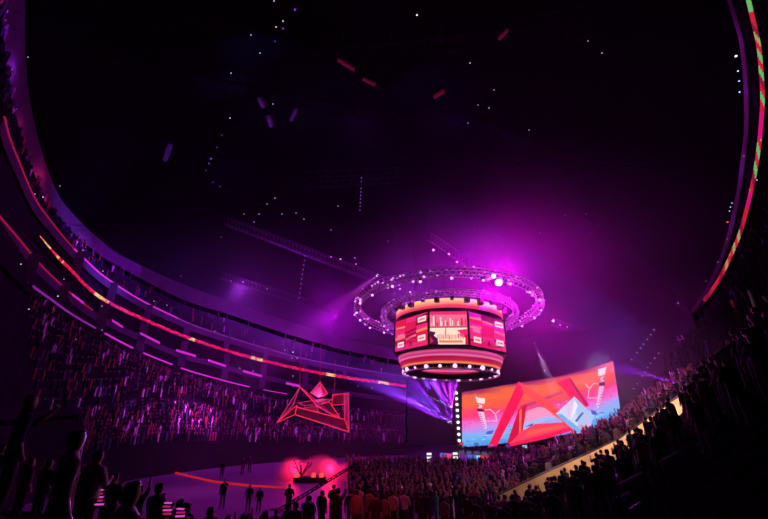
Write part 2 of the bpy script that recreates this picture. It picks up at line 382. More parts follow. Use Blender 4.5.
# ------------------------------------------------------------------ lamps
LENS = {}
def fixture_meshes():
    b = MB(); b.lathe([(0, -.30), (.16, -.28), (.2, -.05), (.24, .12), (.25, .2), (.22, .22), (.2, .2)], 14)
    body = b.mesh('body', M['black'], True)
    b = MB(); b.box((-.3, 0, -.02), (.05, .14, .34)); b.box((.3, 0, -.02), (.05, .14, .34)); b.box((0, 0, -.22), (.65, .14, .06)); b.box((0, 0, -.33), (.3, .24, .18))
    yoke = b.mesh('yoke', M['black'])
    return body, yoke
BODY, YOKE = fixture_meshes()
def lens_mesh(m):
    if m not in LENS:
        b = MB(); b.lathe([(.21, .2), (.22, .26), (.19, .36), (.1, .42), (.001, .44)], 14); LENS[m] = b.mesh('lens', M[m], True)
    return LENS[m]
def fixture(name, loc, target, lens, size, label, cat, group=None, light=None):
    """a yoke lamp that points at target; light = (kind, colour, energy, cone degrees, blend)"""
    t = empty(name, loc, label, cat, group)
    t.rotation_euler = (Vector(target)-Vector(loc)).to_track_quat('Z', 'Y').to_euler(); t.scale = (size,)*3
    link('body', BODY, t); link('yoke', YOKE, t); link('lens', lens_mesh(lens), t)
    if light:
        k, c, e, ang, bl = light
        o = lamp(k, 'lamp_light', (0, 0, .8), c, e, t, None, shadow_soft_size=.02)
        if k == 'SPOT': o.data.spot_size = R(ang); o.data.spot_blend = bl; o.rotation_euler = (PI, 0, 0)
        o.data.use_soft_falloff = False
    return t
PIN = {}
def pin_lamp(loc, m, px, label, group):
    """small roof can lamp: can and glowing bulb"""
    s = px*pxm(loc)
    t = empty('catwalk_lamp', loc, label, 'lamp', group); t.scale = (s,)*3
    if not PIN: 
        b = MB(); b.lathe([(.02, .9), (.45, .8), (.5, .2), (.55, .05), (.5, .05), (.45, .25)], 10); PIN['can'] = b.mesh('can', M['black'], True)
    if m not in PIN:
        b = MB(); b.ball((0, 0, 0), .5, 0, 2); PIN[m] = b.mesh('bulb', M[m], True)
    link('can', PIN['can'], t); link('bulb', PIN[m], t)
    return t
ROOFZ = 37
def roof_at(x, y, inset=4, z=ROOFZ):
    p = at_z(x, y, z) if ray(x, y).z > .02 else None; r = rim(az_of(x, y))-inset
    if p is None or math.hypot(p.x, p.y) > r: p = at_r(x, y, r)
    return p
for x, y in ((251, 35), (276, 27), (283, 21), (260, 53), (231, 73), (273, 104), (230, 118), (274, 1)):
    pin_lamp(roof_at(x, y), 'pinpoint', .95, 'tiny white roof lamp among those at the upper left of the dark roof', 'upper left roof lamps')
for x, y in ((494, 90), (489, 108), (478, 105), (468, 123), (529, 130)):
    pin_lamp(roof_at(x, y), 'pinpoint', .8, 'tiny white roof lamp in the loose cluster high above the scoreboard', 'roof lamps above the scoreboard')
pin_lamp(roof_at(417, 15), 'pinpoint', 1.5, 'brightest lone white roof lamp at the top of the dark roof', None)
pin_lamp(roof_at(470, 63), 'pinpoint', 1.2, 'lone white roof lamp at the end of a faint red roof bar', None)
for x, y in ((588, 41), (602, 53), (629, 71), (616, 77), (625, 98), (640, 135), (645, 153), (656, 193), (658, 203)):
    pin_lamp(roof_at(x, y), 'pinpoint', .95, 'tiny white roof lamp on the curved line across the right of the roof', 'right roof lamps')
for x, y in ((586, 214), (597, 220), (565, 215), (540, 233)):
    pin_lamp(roof_at(x, y), 'pinpoint', .6, 'faint white roof lamp above the magenta haze right of the scoreboard', 'roof lamps over the haze')
pin_lamp(roof_at(652, 179), 'redlens', 1.0, 'small red roof lamp among the white ones on the right', None)
for x, y in ((201, 178), (338, 206), (275, 198), (267, 204), (259, 214), (244, 214), (296, 213), (331, 230), (221, 237), (388, 241), (282, 214), (254, 222), (304, 219)):
    pin_lamp(roof_at(x, y, 8), 'pinpoint', .75, 'tiny white lamp scattered round the lit roof truss left of the scoreboard', 'lamps round the left roof truss')
for x, y in ((21, 264), (64, 279), (58, 296), (103, 271), (154, 301), (167, 305), (29, 309), (102, 330), (99, 376), (129, 367), (179, 383), (76, 339), (43, 197), (60, 186), (28, 57), (35, 194), (215, 331), (209, 360), (240, 368), (253, 371), (285, 350), (102, 306), (181, 276), (293, 376), (293, 386)):
    pin_lamp(at_r(x, y, rim(az_of(x, y))-1.2), 'pinpoint', 1.15 if (x, y) in ((43, 197), (29, 309), (21, 264), (58, 296)) else .8, 'small white lamp dotted along the left balconies', 'white lamps on the left balconies')
for x, y, s in ((293, 352, 2.1), (297, 358, 1.6), (292, 358, 1.4), (372, 388, 1.2), (358, 386, 1.2), (350, 379, 1.3)):
    pin_lamp(at_r(x, y, rim(az_of(x, y))-3), 'bluelens', s*.7, 'pale lamp of the bright cluster on the far left balcony', 'bright balcony cluster')
for x, y, s in ((736, 56, 2.2),): pin_lamp(at_r(x, y, rim(az_of(x, y))-1), 'white', s, 'large white lamp inside the right roof edge above the blue downlights', None)
for x, y in ((738, 71), (739, 81), (739.5, 92)): 
    p = at_r(x, y, rim(az_of(x, y))-1); q = pin_lamp(p, 'bluelens', 1.5, 'blue white downlight in the column inside the right roof edge', 'blue downlights by the right roof edge')
lamp('SPOT', 'downlight_beam', at_r(739, 93, rim(az_of(739, 93))-1), (.35, .6, 1), 500, None, aim((0, 0, 1), (0, 0, 0)), spot_size=R(7), spot_blend=.4, shadow_soft_size=.05)
for x, y in ((732, 203), (730.5, 207), (729.5, 211)): pin_lamp(at_r(x, y, rim(az_of(x, y))-1), 'bluelens', 1.1, 'blue white lamp of the small stack half way down the right roof edge', 'stacked lamps on the right roof edge')
pin_lamp(at_r(727.5, 222, rim(az_of(727, 222))-1), 'redlens', 1.9, 'red lamp just below the stacked lamps on the right roof edge', None)
for x, y in ((727, 239), (718, 262), (706, 281), (744, 156)): pin_lamp(at_r(x, y, rim(az_of(x, y))-1), 'pinpoint', .7, 'tiny white lamp on the lower right roof edge', 'tiny lamps on the right roof edge')
for x, y, s in ((757, 251, 1.5), (757, 180, 1.1), (713, 314, .9), (704, 339, .9), (678, 303, .9), (744, 311, 1.1), (693, 355, .8)): pin_lamp(at_r(x, y, rim(az_of(x, y))-3), 'pinpoint', s, 'small pale lamp in the dark seating right of the ribbon board', 'pale lamps in the right seating')

# purple and red lit roof fixtures
def bar_lamp(x0, y0, x1, y1, r, m, label, group):
    a, c = roof_at(x0, y0), roof_at(x1, y1); t = empty('roof_bar_lamp', (a+c)/2, label, 'lamp', group); k = (a+c)/2
    b = MB(); b.tube([a-k, c-k], r, 8); b.build('tube', M[m], t)
    b = MB(); b.box((0, 0, r*1.8), ((c-a).length*1.02, r*2.4, r*1.2), 0, (c-a).to_track_quat('X', 'Z').to_matrix()); b.build('housing', M['black'], t)
M['dimred'] = glow('dim_red_tube', (110, 14, 28), .4); M['dimviolet'] = glow('dim_violet_tube', (60, 20, 110), .4)
bar_lamp(338, 60, 354, 70, .16, 'dimred', 'dim red bar lamp high on the roof left of centre', 'dim red roof bars')
bar_lamp(363, 79, 375, 85, .16, 'dimred', 'dim red bar lamp high on the roof left of centre', 'dim red roof bars')
bar_lamp(499, 39, 507, 31, .16, 'dimred', 'short dim red bar lamp at the top of the roof right of centre', None)
bar_lamp(434, 97, 444, 91, .2, 'dimred', 'dim red bar lamp on the roof above the scoreboard', None)
bar_lamp(165, 160, 170, 146, .28, 'dimviolet', 'violet bar lamp on the roof above the left bowl', None)
bar_lamp(259, 99, 263, 107, .22, 'dimviolet', 'dim violet bar lamp in the upper left roof group', 'violet roof bars')
bar_lamp(268, 117, 271, 126, .25, 'dimviolet', 'dim violet bar lamp in the upper left roof group', 'violet roof bars')
bar_lamp(291, 120, 296, 110, .2, 'dimviolet', 'dim violet bar lamp in the upper left roof group', 'violet roof bars')
for x, y, s in ((295, 9, 2.6), (283, 28, 2.0), (275, 41, 1.6), (211, 158, 2.3), (209, 163, 1.7), (217, 147, 1.5), (206, 170, 1.2), (213, 182, 1.4), (220, 186, 1.6), (222, 135, 1.2)):
    p = roof_at(x, y); fixture('wash_lamp', p, (p.x*.6, p.y-6, 0), 'purplelens', s*pxm(p)*1.7, 'purple wash lamp hanging under the dark upper left roof', 'lamp', 'purple wash lamps under the roof')

# ------------------------------------------------------------------ trusses
def box_truss(name, a, c, wd, label, cells, m='trussgrey'):
    a, c = Vector(a), Vector(c); k = (a+c)/2; t = empty(name, k, label, 'truss')
    d = (c-a).normalized(); u = d.cross(Vector((0, 0, 1))).normalized()*wd/2; wv = u.cross(d).normalized()*wd/2
    offs = [u+wv, u-wv, -u-wv, -u+wv]
    b = MB()
    for o in offs: b.tube([a+o-k, c+o-k], wd*.04, 6)
    b.build('chords', M[m], t)
    b = MB()
    for i in range(cells):
        p, q = a.lerp(c, i/cells)-k, a.lerp(c, (i+1)/cells)-k
        for j in range(4): b.tube([p+offs[j], q+offs[(j+1) % 4]], wd*.025, 4, caps=False)
    b.build('lattice', M[m], t)
    return t
box_truss('roof_truss', at_r(228, 222, 62), at_r(402, 288, 56), 1.1, 'long lit lattice truss sloping down to the left side of the truss ring', 44)
box_truss('roof_truss', at_r(432, 238, 55), at_r(492, 279, 50), 1.1, 'short lattice truss carrying magenta lamps above the scoreboard', 18)
box_truss('roof_truss', at_r(222, 276, 62), at_r(338, 312, 56), .9, 'faint lattice truss under the left roof ending in magenta haze', 30)
box_truss('roof_truss', at_r(552, 322, 52), at_r(572, 329, 52), .8, 'short truss right of the truss ring holding three magenta lamps', 6)
for x0, y0, x1, y1, lb in ((120, 60, 420, 120, 'dark roof truss crossing the upper left of the roof'), (330, 50, 610, 20, 'dark roof truss crossing the top of the roof'), (400, 150, 690, 170, 'dark roof truss crossing above the haze on the right'), (150, 190, 400, 175, 'dark roof truss crossing above the left bowl')):
    box_truss('roof_truss', roof_at(x0, y0, 6, 39), roof_at(x1, y1, 6, 39), 1.6, lb, 30, 'roofsteel')

# circular trusses round the scoreboard
JC = at_r(449, 335, 48); JAZ = math.atan2(JC.x, JC.y); S = pxm(JC)
TILT = Euler((R(-4), 0, -JAZ), 'XYZ')
def ring_truss(name, px, py, r, wd, label, nb, bm_, m='alu', tilt=-4):
    c = at_r(px, py, 48); rot = Euler((R(tilt), 0, -JAZ)); t = empty(name, c, label, 'truss', None, rot)
    n = 96; b = MB()
    for dr, dz in ((-wd/2, -wd/2), (-wd/2, wd/2), (wd/2, -wd/2), (wd/2, wd/2)):
        b.tube([((r+dr)*math.cos(2*PI*k/n), (r+dr)*math.sin(2*PI*k/n), dz) for k in range(n)], wd*.06, 5, closed=True)
    b.build('chords', M[m], t)
    b = MB()
    for k in range(n):
        a0, a1 = 2*PI*k/n, 2*PI*(k+1)/n
        for (d0, z0), (d1, z1) in zip(((-1, -1), (-1, 1), (1, 1), (1, -1)), ((-1, 1), (1, 1), (1, -1), (-1, -1))):
            b.tube([((r+d0*wd/2)*math.cos(a0), (r+d0*wd/2)*math.sin(a0), z0*wd/2), ((r+d1*wd/2)*math.cos(a1), (r+d1*wd/2)*math.sin(a1), z1*wd/2)], wd*.04, 4, caps=False)
    b.build('lattice', M[m], t)
    bb = MB(); bb.ball((0, 0, 0), .1, 0, 1); bme = bb.mesh('bulb', M[bm_], True)
    rr_ = random.Random(int(r*10))
    for k in range(nb):
        a = 2*PI*(k+rr_.random()*.6)/nb; q = link('bulb', bme, t); q.location = ((r+rr_.choice([-1, 1])*wd*.56)*math.cos(a), (r+rr_.choice([-1, 1])*wd*.5)*math.sin(a), rr_.choice([-.58, .58, .1])*wd); q.scale = (rr_.uniform(.7, 1.5),)*3
    return t
RO = 91*S
outer = ring_truss('ring_truss', 446, 310, RO, .75, 'wide outer ring truss studded with pink bulbs round the scoreboard', 100, 'bulb', tilt=-6)
inner = ring_truss('ring_truss', 448, 317, 66*S, .55, 'smaller inner ring truss just above the scoreboard', 90, 'bulbdim', tilt=-6)
bpy.context.view_layer.update()
def on_ring(t, r, deg, dz): return t.matrix_world @ Vector((r*math.sin(R(deg)), -r*math.cos(R(deg)), dz))
for k in range(22):
    d = k*360/22+4; p = on_ring(outer, RO, d, -.6); 
    fixture('moving_head_lamp', p, p+Vector((0, -1, -2)) if k % 2 else p+Vector((-.4, -2, -1)), 'pinksm', .62, 'pink moving head lamp hung under the outer ring truss', 'lamp', 'moving heads on the outer ring truss')
for x, y, s, l in ((498.5, 283, 6.5, 'hot'), (493.5, 276.5, 4.2, 'hot')):
    p = at_r(x, y, 40); fixture('flood_lamp', p, EYE+Vector((2, 0, 4)), l, s*pxm(p)*2.3, 'blazing magenta flood lamp on the ring above the scoreboard', 'lamp', 'blazing twin flood lamps')
for x, y, s in ((378, 275, 1.5), (433.5, 250, 1.7), (449, 254, 1.4), (457, 262, 1.4), (474, 267, 1.5), (485, 272, 1.5)):
    p = at_r(x, y, 50); fixture('spot_lamp', p, EYE+Vector((-5, 4, 0)) if x != 378 else at_r(325, 320, 55), 'pinksm' if x != 378 else 'white', s*pxm(p)*3.0, 'pink spot lamp at the head of a beam left of the ring truss' if x == 378 else 'pink spot lamp in the row along the short truss above the scoreboard', 'lamp', None if x == 378 else 'row of pink spots above the scoreboard')
for x, y, s in ((340.5, 259, 1.3), (356, 264, 1.0), (331, 257, .9), (388, 285, 1.2), (400, 289, 1.5), (410, 292, 1.5), (243, 282, 1.0), (231, 281, .8), (355, 258, .8), (267, 289, .8)):
    p = at_r(x, y, 54); fixture('spot_lamp', p, EYE+Vector((-4, 0, 0)), 'pinksm', s*pxm(p)*2.2, 'small pink spot lamp hung along the lit lattice trusses left of the scoreboard', 'lamp', 'pink spots on the left trusses')
for x, y, s in ((553, 321, 2.0), (560, 325, 1.1), (567, 327, 1.0)):
    p = at_r(x, y, 50); fixture('spot_lamp', p, EYE+Vector((14, 0, 3)), 'hot' if s > 1.5 else 'pinksm', s*pxm(p)*2.0, 'magenta lamp of the three right of the truss ring', 'lamp', 'three magenta lamps right of the ring')
# chains hanging from the roof; glowing beads added for their dots of light
for x0, y0, x1, y1, lb in ((361.5, 178, 360, 210, 'dotted chain with added glowing beads hanging from the dark roof above the trusses'), (305, 256, 299, 298, 'dotted chain with added glowing beads hanging over the left magenta haze')):
    a, c = at_r(x0, y0, 52), at_r(x1, y1, 52); t = empty('dotted_chain', a, lb, 'chain')
    b = MB(); b.tube([Vector((0, 0, 1)), Vector((0, 0, 0)), c-a], .01, 5); b.build('cable', M['roofsteel'], t)
    bb = MB(); bb.ball((0, 0, 0), .075, 0, 1); bme = bb.mesh('bead', M['bulbdim'], True)
    for k in range(10): q = link('bead', bme, t); q.location = (c-a)*(k/9)

# ------------------------------------------------------------------ scoreboard
def scoreboard():
    c = JC; t = empty('scoreboard', c, 'large magenta scoreboard with screens hanging inside the ring truss over the arena', 'scoreboard', None, (R(-3), R(1.5), -JAZ))
    hc, dg = 18.5*S*.93, 40*S*.87          # half width of the centre face, sideways reach of a diagonal face
    o1 = hc+dg
    plan = [(-hc, -o1), (hc, -o1), (o1, -hc), (o1, hc), (hc, o1), (-hc, o1), (-o1, hc), (-o1, -hc)]
    fr = 41.5                                # range of the front face
    zt = at_r(457, 312.5, fr).z - c.z; zb = at_r(457, 348, fr).z - c.z
    # plain core
    b = MB(); v = [(x*.985, y*.985, z) for z in (zb-.15, zt+.15) for x, y in plan]
    b.add(v, [(i, (i+1) % 8, 8+(i+1) % 8, 8+i) for i in range(8)] + [tuple(range(8)), tuple(range(15, 7, -1))]); b.build('housing', M['black'], t)
    pink = glow('screen_pink', (240, 40, 110), 1); cream = glow('screen_cream', (255, 225, 200), 1.05); red = glow('screen_red', (225, 22, 60), 1); deep = glow('screen_wine', (140, 12, 60), 1); rose = glow('screen_rose', (250, 110, 150), 1)
    mag = glow('screen_magenta', (215, 30, 170), 1); black = M['black']; dk = glow('screen_plum', (80, 10, 70), 1); orange = glow('screen_orange', (250, 130, 90), 1)
    MS = [pink, cream, red, deep, rose, mag, black, dk, orange]
    rnd = random.Random(4)
    def face(i, kind):
        (x0, y0), (x1, y1) = plan[i], plan[(i+1) % 8]; A, B = Vector((x0, y0, 0)), Vector((x1, y1, 0)); L = (B-A).length; d = (B-A)/L; nrm = d.cross(Vector((0, 0, 1)))
        mg = .12; H = zt-zb; b = MB(); lev = [0]
        def rect(u0, v0, u1, v1, mi, lift=.05):
            f = lambda u, v: A + d*(mg+u*(L-2*mg)) + Vector((0, 0, zb+.08+v*(H-.16))) + nrm*lift
            b.add([f(u0, v0), f(u1, v0), f(u1, v1), f(u0, v1)], [(0, 1, 2, 3)], mi)
        def poly(pts, mi, lift):
            f = lambda u, v: A + d*(mg+u*(L-2*mg)) + Vector((0, 0, zb+.08+v*(H-.16))) + nrm*lift
            b.add([f(u, v) for u, v in pts], [tuple(range(len(pts)))], mi)
        if kind == 'centre':
            rect(0, .53, 1, 1, 4); rect(0, .9, 1, 1, 0, .06)
            x = 0
            while x < .97:                     # pale towers on the pink picture
                wd = rnd.uniform(.015, .05); h = rnd.uniform(.08, .3)*(1.2 if .05 < x < .3 else 1); rect(x, .55, min(x+wd, 1), .55+h, rnd.choice([0, 1, 2, 4, 1]), .07); x += wd+rnd.uniform(0, .03)
            rect(0, .5, 1, .53, 7); rect(0, 0, 1, .5, 1)
            poly([(0, 0), (.22, 0), (.2, .18), (.1, .26), (.16, .36), (0, .4)], 7, .06); poly([(.0, .02), (.1, .1), (.0, .24)], 2, .07)
            poly([(.72, .42), (.8, .34), (.78, .24), (1, .18), (1, .46)], 0, .06); rect(.93, 0, 1, .3, 2, .07)
            x = .2
            while x < .9:
                wd = rnd.uniform(.01, .03); rect(x, .13+rnd.uniform(0, .06), x+wd, .27+rnd.uniform(0, .06), rnd.choice([0, 8, 4, 2]), .07); x += wd+.02
            rect(.24, .05, .86, .12, 8, .07); poly([(.4, .3), (.43, .3), (.44, .48), (.42, .5)], 2, .07)
        else:
            for q in range(3):
                u0, u1 = q/3+.004, (q+1)/3-.004
                for r_ in range(6):
                    v0, v1 = r_/6, (r_+1)/6; rect(u0, v0, u1, v1, rnd.choice([0, 2, 2, 0, 3, 5 if kind == 'right' else 2]))
                for r_ in range(4):
                    v = rnd.uniform(.0, .9); k = rnd.uniform(-.07, .07); poly([(u0, v), (u1, v+k), (u1, v+k+.07), (u0, v+.05)], rnd.choice([7, 3, 4, 8, 5]), .06)
            for u, v, wd, h in ((.09, .1, .2, .17), (.72, .16, .22, .17), (.72, .74, .24, .17), (.08, .4, .2, .12)): 
                rect(u, v, u+wd, v+h, 1 if v < .3 or v > .6 else 4, .075); rect(u+.03, v+.05, u+wd-.03, v+h-.06, 4, .08)
            u0, v0 = .5, .15
            for k in range(7):
                a = k*PI/7; dx, dy = math.cos(a)*.13, math.sin(a)*.12; poly([(u0-dx-.006, v0-dy), (u0-dx+.006, v0-dy), (u0+dx+.006, v0+dy), (u0+dx-.006, v0+dy)], 6 if k % 2 else 7, .075)
        o = b.build('screen', MS, t, fix=False)
        bz = MB()
        f = lambda u, v: A + d*(u*L) + Vector((0, 0, zb+v*H)) + nrm*.06
        for p, q in (((0, 0), (1, 0)), ((1, 0), (1, 1)), ((1, 1), (0, 1)), ((0, 1), (0, 0))): bz.tube([f(*p), f(*q)], .085, 4)
        bz.build('bezel', M['black'], o)
    for i, k in ((0, 'centre'), (1, 'right'), (7, 'left'), (2, 'right'), (6, 'left'), (4, 'centre'), (3, 'right'), (5, 'left')): face(i, k)
    # glowing rim above the screens
    rimm = gradient_glow('rim_band', [(0, (225, 30, 80)), (.45, (245, 60, 90)), (.7, (255, 140, 110)), (1, (255, 200, 150))], zt+.35, zt+1.45, 1.0, noise=.5)
    b = MB(); RR = o1*1.02; b.lathe([(RR, zt+.35), (RR*1.0, zt+1.35), (RR*.97, zt+1.45), (RR*.95, zt+.4), (RR, zt+.35)], 64); b.build('rim_band', rimm, t, True)
    b = MB(); b.lathe([(RR*.9, zt+.0), (RR*1.0, zt+.32), (RR*.95, zt+.36), (RR*.6, zt+.36)], 64); b.build('rim_shelf', M['dark'], t, True)
    cb = MB(); cb.box((0, 0, 0), (.5, .55, .75)); cb.box((0, -.25, -.2), (.3, .25, .3)); cme = cb.mesh('rim_speaker', M['black'])
    for k in range(26):
        a = 2*PI*k/26+.07; q = link('rim_speaker', cme, t); q.location = (RR*1.05*math.sin(a), -RR*1.05*math.cos(a), zt+1.35-.1*(k % 3)); q.rotation_euler = (0, 0, a); q.scale = (1 if k % 3 else .7,)*3
    # lower banded ring
    stripes = gradient_glow('lower_band', [(0, (40, 4, 60)), (.12, (120, 12, 60)), (.2, (255, 150, 90)), (.3, (200, 25, 60)), (.52, (170, 14, 70)), (.6, (245, 120, 170)), (.74, (190, 30, 120)), (.85, (235, 90, 140)), (1, (60, 8, 60))], zb-1.75, zb-.1, .95, noise=.25)
    b = MB(); b.lathe([(o1*.80, zb-.12), (o1*.97, zb-.3), (o1*.95, zb-.8), (o1*.88, zb-1.7)], 64); b.build('lower_band', stripes, t, True)
    b = MB(); b.lathe([(o1*.88, zb-1.7), (o1*.86, zb-1.95), (o1*.6, zb-1.95), (o1*.58, zb-1.5)], 64); b.build('underside', M['dark'], t, True)
    # hanging bottom ring with lamps
    zr = at_r(450, 374, 48).z - c.z; r2 = 45*S
    b = MB()
    for dz, dr in ((.3, 0), (-.15, .0)): b.tube([((r2+dr)*math.cos(2*PI*k/72), (r2+dr)*math.sin(2*PI*k/72), zr+dz) for k in range(72)], .09, 6, closed=True)
    for k in range(72):
        a0, a1 = 2*PI*k/72, 2*PI*(k+.5)/72; b.tube([(r2*math.cos(a0), r2*math.sin(a0), zr+.3), (r2*math.cos(a1), r2*math.sin(a1), zr-.15)], .03, 4, caps=False)
    ring = b.build('bottom_ring', M['alu'], t)
    bb = MB(); bb.ball((0, 0, 0), .24, 0, 2); bme = bb.mesh('ring_lamp', glow('ring_lamp', (255, 200, 255), 1.5), True)
    for k in range(22):
        a = 2*PI*(k+.35)/22; q = link('ring_lamp', bme, ring); q.location = (r2*math.sin(a), -r2*math.cos(a), zr+.05); q.scale = ((1, .75, 1.15, .6)[k % 4],)*3
    b = MB()
    for k in range(8):
        a = 2*PI*k/8+.2; b.tube([(r2*math.sin(a), -r2*math.cos(a), zr+.3), (o1*.7*math.sin(a), -o1*.7*math.cos(a), zb-1.6)], .05, 5)
    b.build('ring_hanger', M['steel'], t)
    b = MB()
    for k in range(8):
        a = 2*PI*k/8+.2; b.tube([(o1*.6*math.sin(a), -o1*.6*math.cos(a), zt), (o1*.75*math.sin(a), -o1*.75*math.cos(a), zt+17)], .012, 5)
    b.build('hoist_cable', M['roofsteel'], t)
    b = MB(); b.lathe([(o1*.9, zt+.3), (o1*.5, zt+1.2), (.01, zt+1.6)], 32); b.build('top_cover', M['dark'], t, True)
    return t, zb, o1
SB, SZB, SO1 = scoreboard()
# ------------------------------------------------------------------ main screen
def main_screen():
    q = [at_r(462, 447, 63), at_r(620.5, 408, 60), at_r(613.5, 360.5, 60), at_r(462, 393.5, 63)]
    c = q[0]; t = empty('led_wall', c, 'large LED wall behind the stage showing an orange to blue landscape', 'screen')
    N = (q[1]-q[0]).cross(q[3]-q[0]).normalized()
    if N.y > 0: N = -N
    # plane projected so that the screen is flat
    def onp(px, py, lift=0.0):
        d = ray(px, py); tt = (q[0]-EYE).dot(N)/d.dot(N); return EYE + d*tt + N*lift - c
    # picture: bilinear in screen coordinates u (left to right), v (bottom to top)
    C4 = [onp(462, 447), onp(620.5, 408), onp(613.5, 360.5), onp(462, 393.5)]
    BX, BY = [462, 490, 507, 523, 557, 587, 606, 621], [447, 445, 442.8, 441.3, 436, 430.5, 423.5, 414.5]
    TX, TY = [462, 490, 518, 545, 565, 590, 613], [392.3, 387.8, 383, 379, 375.2, 368.3, 360.8]
    def W(u, v, lift):                       # the wall's top and bottom edges sag in gentle curves
        xb, xt = 462+159*u, 462+151*u
        return onp(xb, interp(xb, BX, BY))*(1-v) + onp(xt, interp(xt, TX, TY))*v + N*lift
    mats = []; idx = {}
    def mi(rgb, es=1.08):
        if rgb not in idx: idx[rgb] = len(mats); mats.append(glow('picture_tone', rgb, es))
        return idx[rgb]
    b = MB()
    stops = [(0, (70, 140, 235)), (.12, (110, 185, 240)), (.24, (150, 170, 245)), (.33, (225, 130, 225)), (.44, (255, 95, 190)), (.55, (250, 60, 120)), (.66, (250, 85, 65)), (.8, (250, 110, 35)), (.92, (235, 95, 50)), (1, (150, 40, 85))]
    NV, NU = 44, 40
    rnd = random.Random(2)
    for i in range(NV):
        for j in range(NU):
            v = (i+.5)/NV; u = (j+.5)/NU
            vv = v + .025*math.sin(u*17+i*.6) + rnd.uniform(-.01, .01)
            vv -= .10*max(0, u-.7)
            cc = [int(interp(vv, [s[0] for s in stops], [s[1][k] for s in stops])) for k in range(3)]
            cc = tuple(int(round(x/9)*9) for x in cc)
            b.add([W(j/NU, i/NV, 0), W((j+1)/NU, i/NV, 0), W((j+1)/NU, (i+1)/NV, 0), W(j/NU, (i+1)/NV, 0)], [(0, 1, 2, 3)], mi(cc))
    def P(pts, rgb, lift, es=1.08):
        b.add([onp(x, y, lift) for x, y in pts], [tuple(range(len(pts)))], mi(rgb, es))
    def seg(x0, y0, x1, y1, wd, rgb, lift):
        dx, dy = x1-x0, y1-y0; L = math.hypot(dx, dy); nx, ny = -dy/L*wd/2, dx/L*wd/2
        P([(x0+nx, y0+ny), (x1+nx, y1+ny), (x1-nx, y1-ny), (x0-nx, y0-ny)], rgb, lift)
    # far hedgerow, water glints
    for k in range(60):
        x = 464+k*2.6; y = 425-(x-462)*.21+rnd.uniform(-2, 3)
        if x < 616: seg(x, y, x+rnd.uniform(1, 2.4), y-.4, rnd.uniform(.6, 1.3), rnd.choice([(225, 60, 170), (190, 60, 190), (255, 150, 210)]), .015)
    for k in range(46):
        x = rnd.uniform(464, 614); y = 439-(x-462)*.205+rnd.uniform(-3, 6)
        seg(x, y, x+rnd.uniform(2, 6), y-.8, rnd.uniform(.5, 1.1), rnd.choice([(60, 110, 215), (170, 225, 250), (95, 90, 190), (130, 210, 245)]), .015)
    # the tall standing figures of white blocks, left and right
    for ox, oy, kx in ((0, 0, 1), (118, -32, -.9)):
        f = (lambda x, y: (x, y)) if ox == 0 else (lambda x, y: (601.5-(x-481)*.85, 366+(y-396)*1.28))
        P([f(475.5, 396), f(478, 397.5), f(485, 398.5), f(485, 403), f(483.5, 404), f(477, 402.5)], (250, 225, 235), .03)
        P([f(477.5, 404), f(482, 405), f(482.5, 408), f(478, 408)], (235, 190, 225), .03); P([f(477, 408.5), f(484, 409.5), f(484, 411.5), f(477, 411)], (70, 25, 75), .035)
        P([f(477.5, 404.8), f(479, 405), f(479, 407), f(477.7, 406.5)], (60, 20, 60), .035)
        P([f(478, 412), f(484, 412), f(487, 428), f(484.5, 429)], (250, 195, 230), .03)
        for k in range(7): x = 479.5+k*.75; y = 414+k*2.1; seg(*f(x, y), *f(x+1.5, y+.4), .8, (90, 40, 100), .036)
        for s in ((485, 410, 490, 409.5), (490, 409.5, 495.5, 414), (495.5, 414, 497, 421), (496, 413, 500, 410), (484, 421, 497, 421)): seg(*f(s[0], s[1]), *f(s[2], s[3]), .9, (255, 190, 220), .03)
        P([f(487, 431.5), f(494, 430), f(492, 434), f(486, 434.5)], (70, 90, 200), .03)
    # red folded triangle emblem
    red, red2, hot_, ora = (245, 25, 75), (215, 15, 60), (255, 60, 90), (250, 75, 65)
    P([(518.5, 381.4), (527, 388), (497, 446), (488, 447)], red, .08); P([(518.5, 381.4), (546, 399), (577, 424), (570, 427), (541, 405), (524, 393)], ora, .10)
    P([(519, 409), (527, 404), (522, 437), (509, 444), (507, 443)], red2, .07); P([(519.5, 411), (522, 408), (521, 437), (519, 438)], (250, 110, 60), .075)
    P([(520, 406), (562, 391), (563, 393.5), (520, 409.5)], (205, 60, 90), .06)
    P([(556, 382), (568, 377.5), (586, 407), (578, 409), (566, 392)], (250, 35, 75), .06); P([(568, 377.5), (571, 379), (589, 405), (586, 407)], (190, 20, 70), .065)
    P([(535, 424), (565, 422), (574, 426.5), (509, 444), (522, 431)], hot_, .09); P([(509, 444), (574, 426.5), (578, 429), (545, 439), (508, 447)], red, .1); P([(530, 430), (560, 425), (566, 427), (524, 437)], (250, 90, 70), .1)
    P([(521, 413), (538, 407), (552, 409), (560, 416), (540, 423), (521.5, 433)], (245, 150, 190), .05); P([(521, 424), (548, 416), (556, 418), (535, 424), (521.5, 433)], (150, 190, 245), .055)
    P([(524, 427), (534, 423), (532, 426)], (60, 60, 170), .06)
    # pale faceted crystal
    P([(574.5, 396.5), (556, 414), (579, 433)], (205, 215, 240), .12); P([(574.5, 396.5), (594, 416), (590, 428), (579, 433)], (165, 200, 240), .12); P([(566, 407), (574, 399), (568, 422)], (230, 190, 230), .13)
    P([(556, 414), (562, 414), (583, 431), (578, 434)], (110, 175, 235), .13); P([(582, 412), (584, 413), (577, 422), (575, 421)], (80, 100, 170), .135); P([(584, 412), (592, 428), (586, 425)], (225, 170, 230), .13); P([(568, 434), (580, 424), (592, 428), (584, 433)], (250, 90, 110), .12)
    P([(575, 400), (578, 406), (574, 414), (571, 420)], (245, 235, 250), .135)
    b.build('display', mats, t, fix=False)
